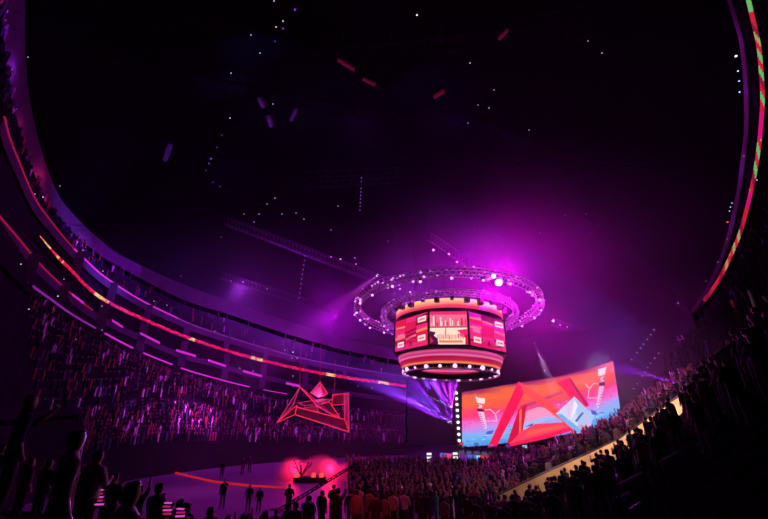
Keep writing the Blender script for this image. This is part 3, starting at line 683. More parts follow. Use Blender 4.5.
    fb_ = MB(); K_ = 24; Fr = [W(-.006+1.012*k/K_, -.014, -.05) for k in range(K_+1)] + [W(1.006-1.012*k/K_, 1.014, -.05) for k in range(K_+1)]; n_ = len(Fr)
    fb_.add(Fr + [p-N*.6 for p in Fr], [tuple(range(n_)), tuple(range(2*n_-1, n_-1, -1))] + [(k, (k+1) % n_, n_+(k+1) % n_, n_+k) for k in range(n_)]); fb_.build('casing', M['black'], t)
    lg = MB()
    for u in (.02, .2, .4, .6, .8, .98):
        p = W(u, 0, -.4); lg.box((p.x, p.y, (p.z-c.z)/2), (.0, .0, 0)); g = Vector((p.x, p.y, -c.z)); lg.tube([p, g], .15, 6)
    lg.build('support_leg', M['steel'], t)
    # lamp column at its left side
    a, e = at_r(459.3, 392, 62.6), at_r(459.3, 442, 62.6); ct = empty('lamp_column', Vector((e.x, e.y, 0)), 'upright column of white lamps along the left side of the LED wall', 'lamp column')
    k = ct.location; mb = MB(); mb.box((0, .3, a.z/2+.3), (.75, .5, a.z+.6)); mb.build('column', M['black'], ct)
    bb = MB(); bb.lathe([(.02, .08), (.16, .05), (.2, 0), (.2, -.1)], 12); bme = bb.mesh('column_lamp', M['white'], True)
    for i in range(9):
        p = a.lerp(e, i/8.4+.02)-k; o = link('column_lamp', bme, ct); o.location = (0, p.y*0-.02, p.z); o.rotation_euler = (PI/2, 0, 0)
    return q
Q = main_screen()
# stage in front of the LED wall
st = empty('stage', at_r(500, 452, 57), 'low stage with glowing coloured front under the LED wall', 'stage'); st.location.z = 0
b = MB()
p0, p1 = at_r(452, 456, 56), at_r(622, 436, 54); 
inv = Matrix.Translation(-st.location)
sz = at_r(470, 452, 57).z
A0 = Vector((at_r(440, 452, 58).x, at_r(440, 452, 58).y, 0)); B0 = Vector((at_r(575, 452, 52).x, at_r(575, 452, 52).y, 0)); dd = (B0-A0).normalized(); nn = Vector((-dd.y, dd.x, 0))
zt_ = 1.7
vs = [A0, B0, B0+nn*5, A0+nn*5]; b.add([v+Vector((0, 0, 0)) for v in vs]+[v+Vector((0, 0, zt_)) for v in vs], [(0, 1, 5, 4), (1, 2, 6, 5), (2, 3, 7, 6), (3, 0, 4, 7), (4, 5, 6, 7)]); o = b.build('deck', M['stage'], st); o.matrix_parent_inverse = inv
b = MB(); mats_ = [glow('stage_front_red', (235, 60, 60), .9), glow('stage_front_blue', (70, 120, 230), .9), glow('stage_front_pink', (230, 70, 180), .9), glow('stage_front_violet', (110, 40, 160), .9), glow('stage_front_pale', (170, 220, 245), .9)]
rs = random.Random(9); L = (B0-A0).length; x = 0
while x < L-.3:
    wd = rs.uniform(.25, 1.3); wd = min(wd, L-x)
    for z0, z1 in ((.5, .9), (.9, 1.3), (1.3, 1.66)): b.add([A0+dd*x-nn*.02+Vector((0, 0, z0)), A0+dd*(x+wd)-nn*.02+Vector((0, 0, z0)), A0+dd*(x+wd)-nn*.02+Vector((0, 0, z1)), A0+dd*x-nn*.02+Vector((0, 0, z1))], [(0, 1, 2, 3)], rs.choice([0, 1, 2, 3, 4, 3, 0]))
    x += wd
o = b.build('front_display', mats_, st, fix=False); o.matrix_parent_inverse = inv
# small consoles and players' desks on the stage
for k in range(10):
    p = A0+dd*(2+k*2.1)+nn*2.2+Vector((0, 0, zt_)); t = empty('desk', p, 'small dark desk with glowing monitor on the stage', 'desk', 'desks on the stage', (0, 0, math.atan2(dd.y, dd.x)))
    b = MB(); b.box((0, 0, .74), (1.2, .6, .05)); b.box((-.55, 0, .36), (.05, .55, .72)); b.box((.55, 0, .36), (.05, .55, .72)); b.build('table', M['black'], t)
    b = MB(); b.box((0, .1, 1.02), (.6, .04, .36)); b.box((0, .12, .8), (.1, .1, .12)); m_ = b.build('monitor', M['black'], t)
    b = MB(); b.box((0, .075, 1.02), (.55, .01, .31)); b.build('monitor_picture', mats_[k % 5], m_)

# white blinder towers
for x, y0, y1, nn_, lb in ((429, 452, 463.5, 3, 'tower of three white light panels standing in the crowd'), (455, 451.5, 459.5, 2, 'shorter tower of two white light panels left of the stage')):
    a, e = at_r(x, y0, 52), at_r(x, y1, 52); t = empty('light_tower', Vector((a.x, a.y, 0)), lb, 'light tower'); h = (a.z-e.z)/nn_
    b = MB(); b.tube([(0, .1, 0), (0, .1, a.z+.1)], .08, 8); b.box((0, .05, .05), (.8, .8, .1)); b.build('mast', M['black'], t)
    for i in range(nn_):
        z = a.z-h*(i+.5); b = MB(); b.box((0, 0, z), (.66, .12, h*.86)); pn = b.build('panel', M['black'], t); 
        b = MB(); b.box((0, -.07, z+(.0 if i < 2 else .08)), (.56, .03, h*.58*(1 if i < 2 else .6))); b.build('panel_face', M['panelwhite'], pn)

# ------------------------------------------------------------------ hanging neon sculpture
def sculpture():
    c = at_r(318, 412, 55); t = empty('neon_sculpture', c, 'hanging sculpture of red neon edged triangles and frames', 'sculpture')
    glass = mat('dark_plum_panel', (.3, .05, .13), .3, noise=.3, scale=1)
    pinkp = mat('pink_panel', (.75, .25, .5), .4, noise=.2, scale=1)
    def q(x, y, dr): return at_r(x, y, 55+dr)-c
    def frame(pts, m, r=.085, panel=None, name='frame'):
        r *= .75
        P = [q(*p) for p in pts]; b = MB()
        for i in range(len(P)): b.tube([P[i], P[(i+1) % len(P)]], r, 6)
        for p in P: b.ball(p, r, 0, 1)
        o = b.build(name, M[m], t)
        if panel is not None:
            d = Vector((0, .04, 0)); b = MB(); n = len(P); b.add([p+d for p in P]+[p+d*3 for p in P], [tuple(range(n)), tuple(range(2*n-1, n-1, -1))]+[(k, (k+1) % n, n+(k+1) % n, n+k) for k in range(n)]); b.build('panel', panel, o)
    frame([(300, 387, 0), (293, 405, -1), (277, 422.5, -2)], 'neonpink', .06, glass)
    frame([(277, 422.5, -2), (295, 414.5, -2), (297, 405.5, -1.5), (292.5, 408.5, -1.6)], 'neon', .07, glass)
    frame([(300, 387, 0), (317, 405.5, -.5), (340, 419.5, 0), (332, 414, .2)], 'neon', .09, glass)
    frame([(320, 382, 1.5), (310.5, 393, 1), (318.5, 397.5, .8), (322.5, 396, 1)], 'neonpink', .08, pinkp)
    frame([(320, 382, 1.5), (327.5, 393.5, 1.2), (323, 396.5, 1)], 'neon', .07, glass)
    frame([(296.5, 407, -1.5), (345, 419.5, -1), (349, 432, -1.4), (295, 414.5, -2)], 'neon', .085, glass)
    frame([(344, 393.5, .4), (348.8, 393, -.2), (349, 432, -1.4), (344.5, 420, -.8)], 'neonpink', .07, pinkp)
    frame([(332.5, 394.5, 1), (344, 393.8, .4), (344, 404.5, .4), (332, 405, 1)], 'neon', .06, glass)
    frame([(316, 406, 0), (329, 401.5, .4), (339.5, 417, .2)], 'neon', .08, glass)
    frame([(298, 403, -.8), (312, 400.5, 0), (322, 399, .5), (332, 399.5, .8), (327, 402, .5), (305, 406, -.6)], 'neonpink', .05, glass)
    frame([(300, 408.5, -.5), (316, 406, 0), (319, 412, -.2)], 'neonpink', .05, pinkp)
    b = MB()
    for x0, y0, x1, y1 in ((334, 393, 335.5, 360), (300, 387, 300.5, 345), (320, 382, 320.5, 345)): b.tube([q(x0, y0, .3), q(x1, y1, .3)], .035, 5)
    b.build('hanging_cable', M['stripred'], t)  # cables are no lamps; their red light is put into the material
    lamp('POINT', 'sculpture_light', q(321, 395, .3), (1, .12, .4), 120, t, shadow_soft_size=.3)
sculpture()

# ------------------------------------------------------------------ people
def skin_person(kind, subdiv=1):
    """one continuous body grown from a posed skeleton. Returns mesh (body), hair mesh, shirt mesh share one frame; feet at z=0, facing +y"""
    J = {'pelvis': (0, 0, .95), 'belly': (0, .01, 1.1), 'chest': (0, 0, 1.32), 'neck': (0, .0, 1.49), 'jaw': (0, .02, 1.57), 'head': (0, .02, 1.66), 'crown': (0, .01, 1.74)}
    rad = {'pelvis': .15, 'belly': .135, 'chest': .155, 'neck': .06, 'jaw': .082, 'head': .1, 'crown': .07}
    E_ = [('pelvis', 'belly'), ('belly', 'chest'), ('chest', 'neck'), ('neck', 'jaw'), ('jaw', 'head'), ('head', 'crown')]
    poses = {'stand': ((.2, 0, 1.41), (.25, -.02, 1.14), (.25, .06, .9), (.25, .1, .82)), 'clap': ((.2, 0, 1.41), (.26, .06, 1.16), (.1, .3, 1.22), (.05, .36, 1.27)),
             'raise': ((.2, .0, 1.43), (.3, .04, 1.62), (.24, .1, 1.88), (.22, .12, 1.98)), 'phone': ((.2, .0, 1.42), (.24, .18, 1.3), (.1, .36, 1.52), (.06, .38, 1.6)),
             'lean': ((.2, .02, 1.4), (.27, .08, 1.15), (.2, .28, 1.02), (.16, .33, .98))}
    for sx, n in ((-1, 'l'), (1, 'r')):
        ps = poses[kind[1 if sx > 0 else 0]]
        for i, (nm, p) in enumerate(zip(('sh', 'el', 'wr', 'ha'), ps)): J[nm+n] = (p[0]*sx, p[1], p[2]); rad[nm+n] = (.072, .047, .034, .042)[i]
        E_ += [('chest', 'sh'+n), ('sh'+n, 'el'+n), ('el'+n, 'wr'+n), ('wr'+n, 'ha'+n)]
        for nm, p, r_ in (('hip', (.1, 0, .9), .105), ('kn', (.11, .02, .5), .065), ('an', (.12, -.02, .09), .045), ('to', (.13, .14, .04), .038)): J[nm+n] = (p[0]*sx, p[1], p[2]); rad[nm+n] = r_
        E_ += [('pelvis', 'hip'+n), ('hip'+n, 'kn'+n), ('kn'+n, 'an'+n), ('an'+n, 'to'+n)]
    names = list(J); me = bpy.data.meshes.new('sk'); me.from_pydata([J[n] for n in names], [(names.index(a), names.index(c)) for a, c in E_], [])
    o = bpy.data.objects.new('sk', me); COL.objects.link(o)
    md = o.modifiers.new('s', 'SKIN'); md.use_smooth_shade = True
    for i, n in enumerate(names):
        v = me.skin_vertices[0].data[i]; r_ = rad[n]; v.radius = (r_*(1.25 if n in ('chest', 'pelvis', 'belly') else 1), r_*(.75 if n in ('chest', 'pelvis', 'belly') else 1)); v.use_root = (n == 'pelvis')
    if subdiv: md2 = o.modifiers.new('d', 'SUBSURF'); md2.levels = subdiv; md2.render_levels = subdiv
    dg = bpy.context.evaluated_depsgraph_get(); ev = o.evaluated_get(dg); out = bpy.data.meshes.new_from_object(ev)
    bpy.data.objects.remove(o); return out
def split_person(kind):
    src = skin_person(kind)
    out = src.copy(); out.name = 'person_body'; out.materials.clear(); out.materials.append(M['skin']); out.materials.append(M['trouser'])
    for p in out.polygons: p.material_index = 1 if p.center.z < .98 and abs(p.center.x) < .2 else 0; p.use_smooth = True
    def shell(test, grow, m, name):
        bm = bmesh.new(); bm.from_mesh(src); bm.normal_update()
        bmesh.ops.delete(bm, geom=[f for f in bm.faces if not test(f.calc_center_median())], context='FACES')
        for v in bm.verts: v.co += v.normal*grow
        me = bpy.data.meshes.new(name); bm.to_mesh(me); bm.free(); me.materials.clear(); me.materials.append(m)
        for p in me.polygons: p.use_smooth = True; p.material_index = 0
        return me
    armx = lambda c: abs(c.x) > .19 and c.z < 1.1
    shirt = shell(lambda c: .92 < c.z < 1.5 and not (abs(c.x) > .2 and c.z < 1.08) and not c.y > .2 or (abs(c.x) > .14 and 1.4 < c.z < 1.7 and c.y < .25), .014, M['shirt'], 'shirt')
    def biggest(me):
        bm = bmesh.new(); bm.from_mesh(me); seen = set(); best = []
        for v in bm.verts:
            if v in seen: continue
            st_ = [v]; seen.add(v); comp = []
            while st_:
                q = st_.pop(); comp.append(q)
                for e in q.link_edges:
                    o_ = e.other_vert(q)
                    if o_ not in seen: seen.add(o_); st_.append(o_)
            if len(comp) > len(best): best = comp
        keep = set(best); bmesh.ops.delete(bm, geom=[v for v in bm.verts if v not in keep], context='VERTS'); bm.to_mesh(me); bm.free()
    biggest(shirt)
    dsh = shirt.copy(); dsh.materials.clear(); dsh.materials.append(M['darkshirt'])
    hair = shell(lambda c: abs(c.x) < .13 and c.z > 1.56 and (c.y < .035 or c.z > 1.7) and c.y > -.15, .016, M['hair'], 'hair')
    biggest(hair)
    return out, shirt, dsh, hair
KINDS_ = [('stand', 'stand'), ('clap', 'clap'), ('phone', 'stand'), ('stand', 'raise'), ('raise', 'raise'), ('lean', 'lean')]
PM = [split_person(k) for k in KINDS_]
NP = [0]; SPOTS = []
def free(p, d=.62):
    if any((p.x-q[0])**2+(p.y-q[1])**2 < d*d for q in SPOTS): return False
    SPOTS.append((p.x, p.y)); return True
def person(loc, face, k, label, group, dark=False, scale=None, cat='person'):
    t = empty('person', loc, label, cat, group); t.rotation_euler = (0, 0, face); s = scale or random.uniform(.94, 1.06); t.scale = (s, s, s)
    bd, sh, ds, hr = PM[k]; link('body', bd, t); link('shirt', ds if dark else sh, t); link('hair', hr, t); NP[0] += 1
    return t
def face_to(p, q): return math.atan2(-(q[0]-p[0]), q[1]-p[1])     # +y turned towards q
FOC = (JC.x, JC.y)

# ---- near stands: raked rows fanning out in front of the camera
def loft(front, back, n):
    f = [at_r(x, y, r) for x, y, r in front]; k = [at_r(x, y, r) for x, y, r in back]
    def res(L):
        out = []
        for i in range(n):
            t = i/(n-1)*(len(L)-1); j = min(int(t), len(L)-2); out.append(L[j].lerp(L[j+1], t-j))
        return out
    return res(f), res(k)
def on_step(fr, bk, rows, u, i):
    """middle of tread i at fraction u along the stand"""
    t = u*(len(fr)-1); j = min(int(t), len(fr)-2); a = fr[j].lerp(fr[j+1], t-j); c = bk[j].lerp(bk[j+1], t-j); q = a.lerp(c, (i+.5)/rows); q.z = a.z+(c.z-a.z)*i/rows
    return q
# left near stand (dark): its feet line, front low and far, back high and near
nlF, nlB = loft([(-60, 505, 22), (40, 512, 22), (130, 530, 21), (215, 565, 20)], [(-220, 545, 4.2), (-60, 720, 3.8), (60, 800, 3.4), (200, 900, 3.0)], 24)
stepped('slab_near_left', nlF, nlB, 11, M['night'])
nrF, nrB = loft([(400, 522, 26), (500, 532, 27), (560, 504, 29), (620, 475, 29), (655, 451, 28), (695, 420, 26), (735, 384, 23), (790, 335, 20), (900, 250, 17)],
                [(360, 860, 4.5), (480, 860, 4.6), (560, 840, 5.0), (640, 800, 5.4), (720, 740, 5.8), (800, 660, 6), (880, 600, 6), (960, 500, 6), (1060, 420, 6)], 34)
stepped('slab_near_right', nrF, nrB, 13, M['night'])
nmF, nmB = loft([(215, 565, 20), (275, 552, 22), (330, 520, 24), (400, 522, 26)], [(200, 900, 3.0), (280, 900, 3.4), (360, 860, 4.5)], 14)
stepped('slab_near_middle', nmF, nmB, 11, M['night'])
def fill(fr, bk, rows, count, rowset, lab, grp, dark, skip=.1, u0=0, u1=1):
    done = 0; per = math.ceil(count/len(rowset))
    for i in rowset:
        for k in range(per):
            if done >= count: return
            if random.random() < skip: continue
            u = u0+(u1-u0)*(k+.5+random.uniform(-.3, .3))/per; p = on_step(fr, bk, rows, u, i)
            if not free(p): continue
            person(p, face_to(p, FOC)+random.uniform(-.3, .3), random.choice([0, 0, 1, 2, 3, 5, 0]), lab, grp, dark); done += 1
fill(nlF, nlB, 11, 46, [1, 2, 3, 4, 5], 'dark spectator standing in the near left stand', 'spectators in the near left stand', True, .12)
fill(nrF, nrB, 13, 92, [1, 2, 3, 4, 5, 6], 'dark silhouetted spectator in the near right stand', 'spectators in the near right stand', True, .08, .12, .95)
fill(nrF, nrB, 13, 22, [0, 1], 'dim red lit spectator in the near stand just left of the orange parapet', 'spectators left of the parapet', False, .05, 0, .17)
fill(nmF, nmB, 11, 44, [0, 1, 2, 3], 'red lit spectator in the near stand below the arena floor', 'spectators in the near middle stand', False, .1)
# front row silhouettes along the timber parapet
for k in range(30):
    u = .13+.6*(k+random.uniform(-.2, .2))/30; p = on_step(nrF, nrB, 13, u, 0)
    if random.random() < .9 and free(p): person(p, face_to(p, FOC)+random.uniform(-.4, .4), random.choice([0, 0, 2, 5, 1]), 'dark spectator silhouetted against the orange parapet', 'silhouettes along the orange parapet', True)
# timber walkway that catches warm light
def walkway():
    line = [(497, 500, 30), (530, 485, 31), (560, 471.5, 32), (590, 458.5, 32.5), (620, 444, 32.5), (645, 427, 32), (668, 410, 31), (692, 393, 30)]
    P = [at_r(x, y, r) for x, y, r in line]; t = empty('parapet_walkway', P[3], 'orange lit timber parapet sweeping up the right stand', 'parapet'); inv = Matrix.Translation(-t.location)
    w_ = [.55, .75, .8, .85, .8, .85, .8, .5]; b = MB(); b.slab([p-Vector((0, 0, k*.9)) for p, k in zip(P, w_)], [p+Vector((0, 0, k*.35)) for p, k in zip(P, w_)], .25); o = b.build('panel', M['parapet'], t); o.matrix_parent_inverse = inv
    b = MB(); b.tube([p+Vector((0, 0, k*.35+.06)) for p, k in zip(P, w_)], .06, 6); o = b.build('handrail', M['steel'], t); o.matrix_parent_inverse = inv
walkway()
# lit right crowd stand beyond the walkway
rcF, rcB = loft([(470, 512, 38), (510, 500, 38), (560, 480, 38), (610, 458, 37), (650, 434, 36), (694, 402, 35)], [(490, 470, 50), (540, 462, 49), (590, 445, 47), (630, 424, 45), (660, 404, 43), (698, 384, 41)], 24)
stepped('slab_right_lower', rcF, rcB, 10, M['stand'])
for i in range(4):
    for k in range(19):
        u = .1+.88*(k+random.uniform(.1, .9))/19; p = on_step(rcF, rcB, 10, u, i); free(p) and person(p, face_to(p, Q[0])+random.uniform(-.3, .3), random.choice([0, 1, 2, 0, 5]), 'spectator in pale light just beyond the orange parapet', 'lit spectators beyond the parapet')

# people on the violet floor
DK = [0]
for x, y, h, k, fc, lb in ((221.5, 509, 27, 2, PI, 'black silhouette standing nearest the camera on the violet floor'), (221, 480, 18, 0, PI, 'dark standing person just behind the nearest floor silhouette'), (247.5, 511, 24, 0, PI, 'dark person standing second from the left pair on the violet floor'), (258, 513, 23, 0, PI, 'dark person beside another on the violet floor, the right one of the pair'),
                          (225, 461, 13, 0, PI, 'person in bright pink top at the back of the violet floor'), (242, 475, 16, 0, PI, 'person in pale violet at the back of the floor, left of another'), (249, 473, 16, 0, PI, 'dark person at the back right of the violet floor group')):
    z = 0; p = at_z(x, y, 0); r = math.hypot(p.x, p.y); s = h*pxm(p)/1.78
    if r > 52: s *= 1
    person(p, fc, k, lb, None, True, max(.8, min(1.35, s)))
# red stripe of light across the floor
def floor_strip(pts, label):
    P = [at_z(x, y, .06) for x, y in pts]; t = tag(MB().tube(P, .13, 6).build('floor_light_strip', glow('floor_strip_red', (200, 30, 40), .8)), label, 'light strip'); return t
floor_strip([(148, 466), (170, 471.5), (190, 476.5), (215, 482), (250, 486), (285, 488)], 'thin red light strip running across the violet floor')

# red lit smoke machine deck, and the camera crane
p = at_z(310, 482, 0)
t = empty('flame_rig', p, 'small dark rig wrapped in red glow on the arena floor', 'stage rig')
b = MB(); b.box((0, 0, .25), (3.2, 1.2, .5)); b.build('base', M['black'], t)
b = MB()
for k in range(7):
    a = k*2*PI/7; b.tube([(-.9, 0, .5), (-.9+.5*math.cos(a), .3*math.sin(a), 1.2), (-.9+1.0*math.cos(a), .5*math.sin(a), 1.7+.25*math.sin(3*a))], .06, 5)
b.build('branching_frame', M['black'], t)
for k, x in ((0, -1.3), (1, .4), (2, 1.2)):
    b = MB(); b.lathe([(.02, .9), (.2, .85), (.22, .5), (.28, .5)], 12, 0, (x, -.45, 0)); b.build('nozzle', M['redlens'], t)
lamp('POINT', 'rig_light', (-1.7, .9, 1.1), (1, .008, .05), 800, t, shadow_soft_size=.5)
lamp('POINT', 'rig_light', (1.9, .9, 1.1), (1, .008, .05), 800, t, shadow_soft_size=.5)
def crane():
    base = at_z(300, 512, 0); a = at_r(296, 500, 33); e = at_r(358, 463, 30)
    t = empty('camera_crane', Vector((a.x, a.y, 0)), 'black camera crane raising its long arm across the red glow', 'camera crane'); k = t.location
    b = MB(); b.box((0, 0, .12), (1.4, 1.4, .24)); b.tube([(0, 0, .2), (0, 0, a.z)], [.16, .1], 8); b.build('pedestal', M['black'], t)
    d = (e-a).normalized(); tail = a-d*2.2
    b = MB()
    for o in (Vector((0, 0, .13)), Vector((0, .1, -.1)), Vector((0, -.1, -.1))): b.tube([tail-k+o, e-k+o*.5], .04, 5)
    n_ = 18
    for i in range(n_):
        p, q = tail.lerp(e, i/n_)-k, tail.lerp(e, (i+1)/n_)-k; b.tube([p+Vector((0, 0, .13)), q-Vector((0, 0, .1))], .025, 4); b.tube([p-Vector((0, 0, .1)), q+Vector((0, 0, .13))], .025, 4)
    b.build('arm', M['black'], t)
    b = MB(); b.box(tail-k, (.6, .5, .6)); b.build('counterweight', M['black'], t)
    b = MB(); b.box(e-k-Vector((0, 0, .35)), (.35, .55, .35)); b.tube([e-k, e-k-Vector((0, 0, .3))], .06, 6); b.tube([e-k-Vector((0, .25, .35)), e-k-Vector((0, .5, .35))], .1, 8); b.build('camera_head', M['black'], t)
    person(Vector((a.x-.3, a.y-1.0, 0)), 0, 5, 'dark camera operator standing at the foot of the camera crane', None, True, 1.1)
crane()

# near left people that catch light: explicit
def near_person(px, py, r, k, label, s=1.0, face=None, dark=False):
    """head at picture point"""
    h = at_r(px, py, r); p = Vector((h.x, h.y, h.z-1.66*s)); q = person(p, face_to(p, FOC) if face is None else face, k, label, None, dark, s)
    # the step he stands on
    b = MB(); b.box((p.x, p.y, p.z-.12), (1.3, 1.1, .24), 0, Euler((0, 0, math.atan2(-p.x, p.y))).to_matrix()); structure(b.build('floor_step', M['stand'])); return q
near_person(76, 437, 6.2, 0, 'large near spectator whose blue lit shoulder faces the arena', 1.0, face_to((-5, 5), FOC)-.5)
near_person(131, 490, 5.6, 0, 'near spectator with pink lit shoulder below the violet floor', 1.0, face_to((-4, 5), FOC)-.4)
near_person(30, 400, 8.5, 2, 'spectator at the far left raising a hand to the face', 1.0, face_to((-8, 6), FOC)-.4)
near_person(98, 455, 10, 1, 'red lit spectator between the two large near spectators', 1.0)

# aisle step lights
sl = [glow('step_light_pink', (225, 80, 200), .8), glow('step_light_red', (190, 40, 90), .7)]
for x, y0, n_, r in ((99, 490, 5, 11), (167.5, 503, 4, 10), (180, 509, 3, 9.5)):
    for k in range(n_):
        p = at_r(x+random.uniform(-1, 1), y0+k*3.6, r-.3*k); b = MB(); b.box((0, 0, 0), (.15, .05, .022)); b.box((0, .03, -.03), (.2, .04, .07), 1)
        o = b.build('step_light', [sl[k % 2], M['black']]); o.location = p; o.rotation_euler = (0, 0, random.uniform(-.3, .3)); tag(o, 'small pink step light on the stair beside the near left spectators', 'step light', 'pink step lights')
# violet lit rails in the right stand
for x0, y0, x1, y1, lb in ((617, 485, 642, 472.5, 'violet lit handrail at the bottom of the right stand, brightest of the rails'), (617, 498, 629, 493, 'short violet handrail below the brightest rail'), (660, 462, 676, 453, 'middle violet handrail of the rails in the right stand'), (676, 454, 720, 420, 'long faint violet handrail rising up the right stand'), (630, 510, 640, 503, 'lowest short violet handrail in the right stand')):
    a, c = at_r(x0, y0, 10), at_r(x1, y1, 10.5); k = (a+c)/2; t = empty('handrail', k, lb, 'handrail')
    b = MB(); b.tube([a-k, c-k], .025 if x1-x0 < 30 else .012, 8); b.build('rail', M['alu'], t)
    b = MB()
    for q in (a, c): MB().tube([q-k, q-k-Vector((0, 0, 1.0))], .02, 6).build('post', M['roofsteel'], t)
lamp('SPOT', 'rail_fill', at_r(600, 380, 9), (.6, .1, 1), 7, None, aim(at_r(600, 380, 9), at_r(635, 490, 10)), spot_size=R(40), spot_blend=.5)  # spot added without a fixture to bring out the handrails

# ------------------------------------------------------------------ uncountable crowds
def low_person(b, p, face, s, rnd, arms, mi):
    c, sn = math.cos(face), math.sin(face)
    def T(x, y, z): return (p.x+(x*c-y*sn)*s, p.y+(x*sn+y*c)*s, p.z+z*s)
    vs = []; fs = []
    rings = [(.17, .11, .0), (.16, .11, .55), (.14, .10, .95), (.23, .12, 1.36), (.1, .07, 1.46), (.055, .055, 1.5), (.095, .1, 1.6), (.09, .1, 1.7), (.03, .03, 1.77)]
    n = 6
    for rx, ry, z in rings:
        for k in range(n): a = 2*PI*k/n; vs.append(T(rx*math.cos(a), ry*math.sin(a), z))
    for i in range(len(rings)-1):
        for k in range(n): fs.append((i*n+k, i*n+(k+1) % n, (i+1)*n+(k+1) % n, (i+1)*n+k))
    o = len(b.v); b.v += vs; b.f += [tuple(q+o for q in f) for f in fs]
    b.m += [mi]*(n*4) + [len(CM)-1]*(n*4) if True else []
    for sx in ((-1, 1) if arms == 2 else (rnd.choice((-1, 1)),) if arms == 1 else ()):
        P = [T(.22*sx, 0, 1.36), T(.3*sx, .12, 1.5), T(.24*sx, .2, 1.85)]
        if True: b.tube(P, [.06*s, .05*s, .035*s], 4, mi)
CM = CM_ = [mat('crowd_black', (.015, .015, .018), .9, spec=.05), mat('crowd_navy', (.03, .03, .08), .9, spec=.05), mat('crowd_red', (.28, .04, .05), .9, spec=.05), mat('crowd_grey', (.16, .15, .16), .9, spec=.05), mat('crowd_white', (.75, .72, .74), .9, spec=.05), mat('crowd_teal', (.06, .18, .2), .9, spec=.05), mat('crowd_skin', (.26, .15, .11), .7, spec=.05)]
CM_SHADED = [M['night']] + CM[1:-1] + [M['night']]  # heads and clothes blackened: the unlit crowd's shade is put into its colour
def crowd(name, fr, bk, rows, per, label, r0=0, r1=None, u0=0, u1=1, foc=FOC, seed=1, weights=(40, 16, 12, 12, 12, 6), sc=1.0, gap=.14, avoid=None):
    rnd = random.Random(seed); b = MB()
    for i in range(r0, r1 or rows):
        for k in range(per):
            if rnd.random() < gap: continue
            u = u0+(u1-u0)*(k+rnd.uniform(.15, .85))/per; p = on_step(fr, bk, rows, u, i); p.x += rnd.uniform(-.15, .15)
            if avoid and avoid(p): continue
            low_person(b, p, face_to(p, foc)+rnd.uniform(-.4, .4), rnd.uniform(.9, 1.08)*sc, rnd, rnd.choice([0, 0, 0, 1, 1, 2]), rnd.choices(range(6), weights)[0])
    o = b.build(name, CM_SHADED if weights[0] > 80 else CM, None, True, fix=False); return tag(o, label, 'crowd', None, 'stuff')
crowd('crowd_lower_tier', lA0, lA1, 10, 130, 'purple lit crowd filling the lower tier beyond the violet floor', seed=3, weights=(60, 12, 14, 8, 9, 4), sc=.6, gap=.3, u0=.2)
crowd('crowd_middle_tier', lB0, lB1, 12, 120, 'purple lit crowd filling the middle tier under the pink strip', seed=4, weights=(60, 12, 14, 8, 9, 4), sc=.6, gap=.3, u0=.12)
crowd('crowd_upper_tier', lU0, lU1, 9, 60, 'sparse dim crowd in the upper tier under the left roof edge', seed=5, sc=.65, gap=.6)
crowd('crowd_right_stand', rcF, rcB, 10, 60, 'pale lit crowd in the stand in front of the LED wall', 4, 10, seed=6, foc=(Q[0].x, Q[0].y), weights=(48, 10, 8, 12, 14, 9))
# floor crowd in front of the stage
flF, flB = [], []
for k in range(20):
    x = 345+k*(575-345)/19; x2 = 352+k*(575-352)/19; flF.append(Vector((at_r(x2, 480, 30+4*math.sin(k*.9)).x, at_r(x2, 480, 30).y, 0))); flB.append(Vector((at_r(x, 460, 54).x, at_r(x, 460, 54).y, 0.001)))
WALK = [at_r(x, y, r) for x, y, r in ((497, 500, 30), (530, 485, 31), (560, 471.5, 32), (590, 458.5, 32.5), (620, 444, 32.5))]
TOW = [at_r(429, 452, 52), at_r(455, 451.5, 52), at_r(296, 500, 33), at_r(358, 463, 30)]
def taken(p):
    if (p-A0).dot(nn) > -.6 and (p-A0).dot(dd) > -1: return True
    if any(math.hypot(p.x-q.x, p.y-q.y) < 1.0 for q in TOW): return True
    if any(math.hypot(p.x-q[0], p.y-q[1]) < .75 for q in SPOTS): return True
    for a, c in zip(WALK, WALK[1:]):
        for k in range(9):
            q = a.lerp(c, k/8)
            if math.hypot(p.x-q.x, p.y-q.y) < .9 or (abs(p.x-q.x) < 1 and p.y < q.y): return True
    return math.hypot(p.x, p.y) < 28.5
crowd('crowd_arena_floor', flF, flB, 24, 44, 'dense dark crowd standing on the floor before the stage', seed=7, weights=(62, 14, 18, 4, 4, 3), avoid=taken)
# right upper stand behind the ribbon, mostly dark
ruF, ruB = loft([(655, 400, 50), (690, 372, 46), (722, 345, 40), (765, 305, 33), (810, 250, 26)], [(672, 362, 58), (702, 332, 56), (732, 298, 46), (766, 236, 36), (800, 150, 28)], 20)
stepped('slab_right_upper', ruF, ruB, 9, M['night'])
crowd('crowd_right_upper', ruF, ruB, 9, 46, 'dark crowd in the upper right stand below the ribbon board', seed=8, weights=(95, 4, 1.5, .6, .7, .3))
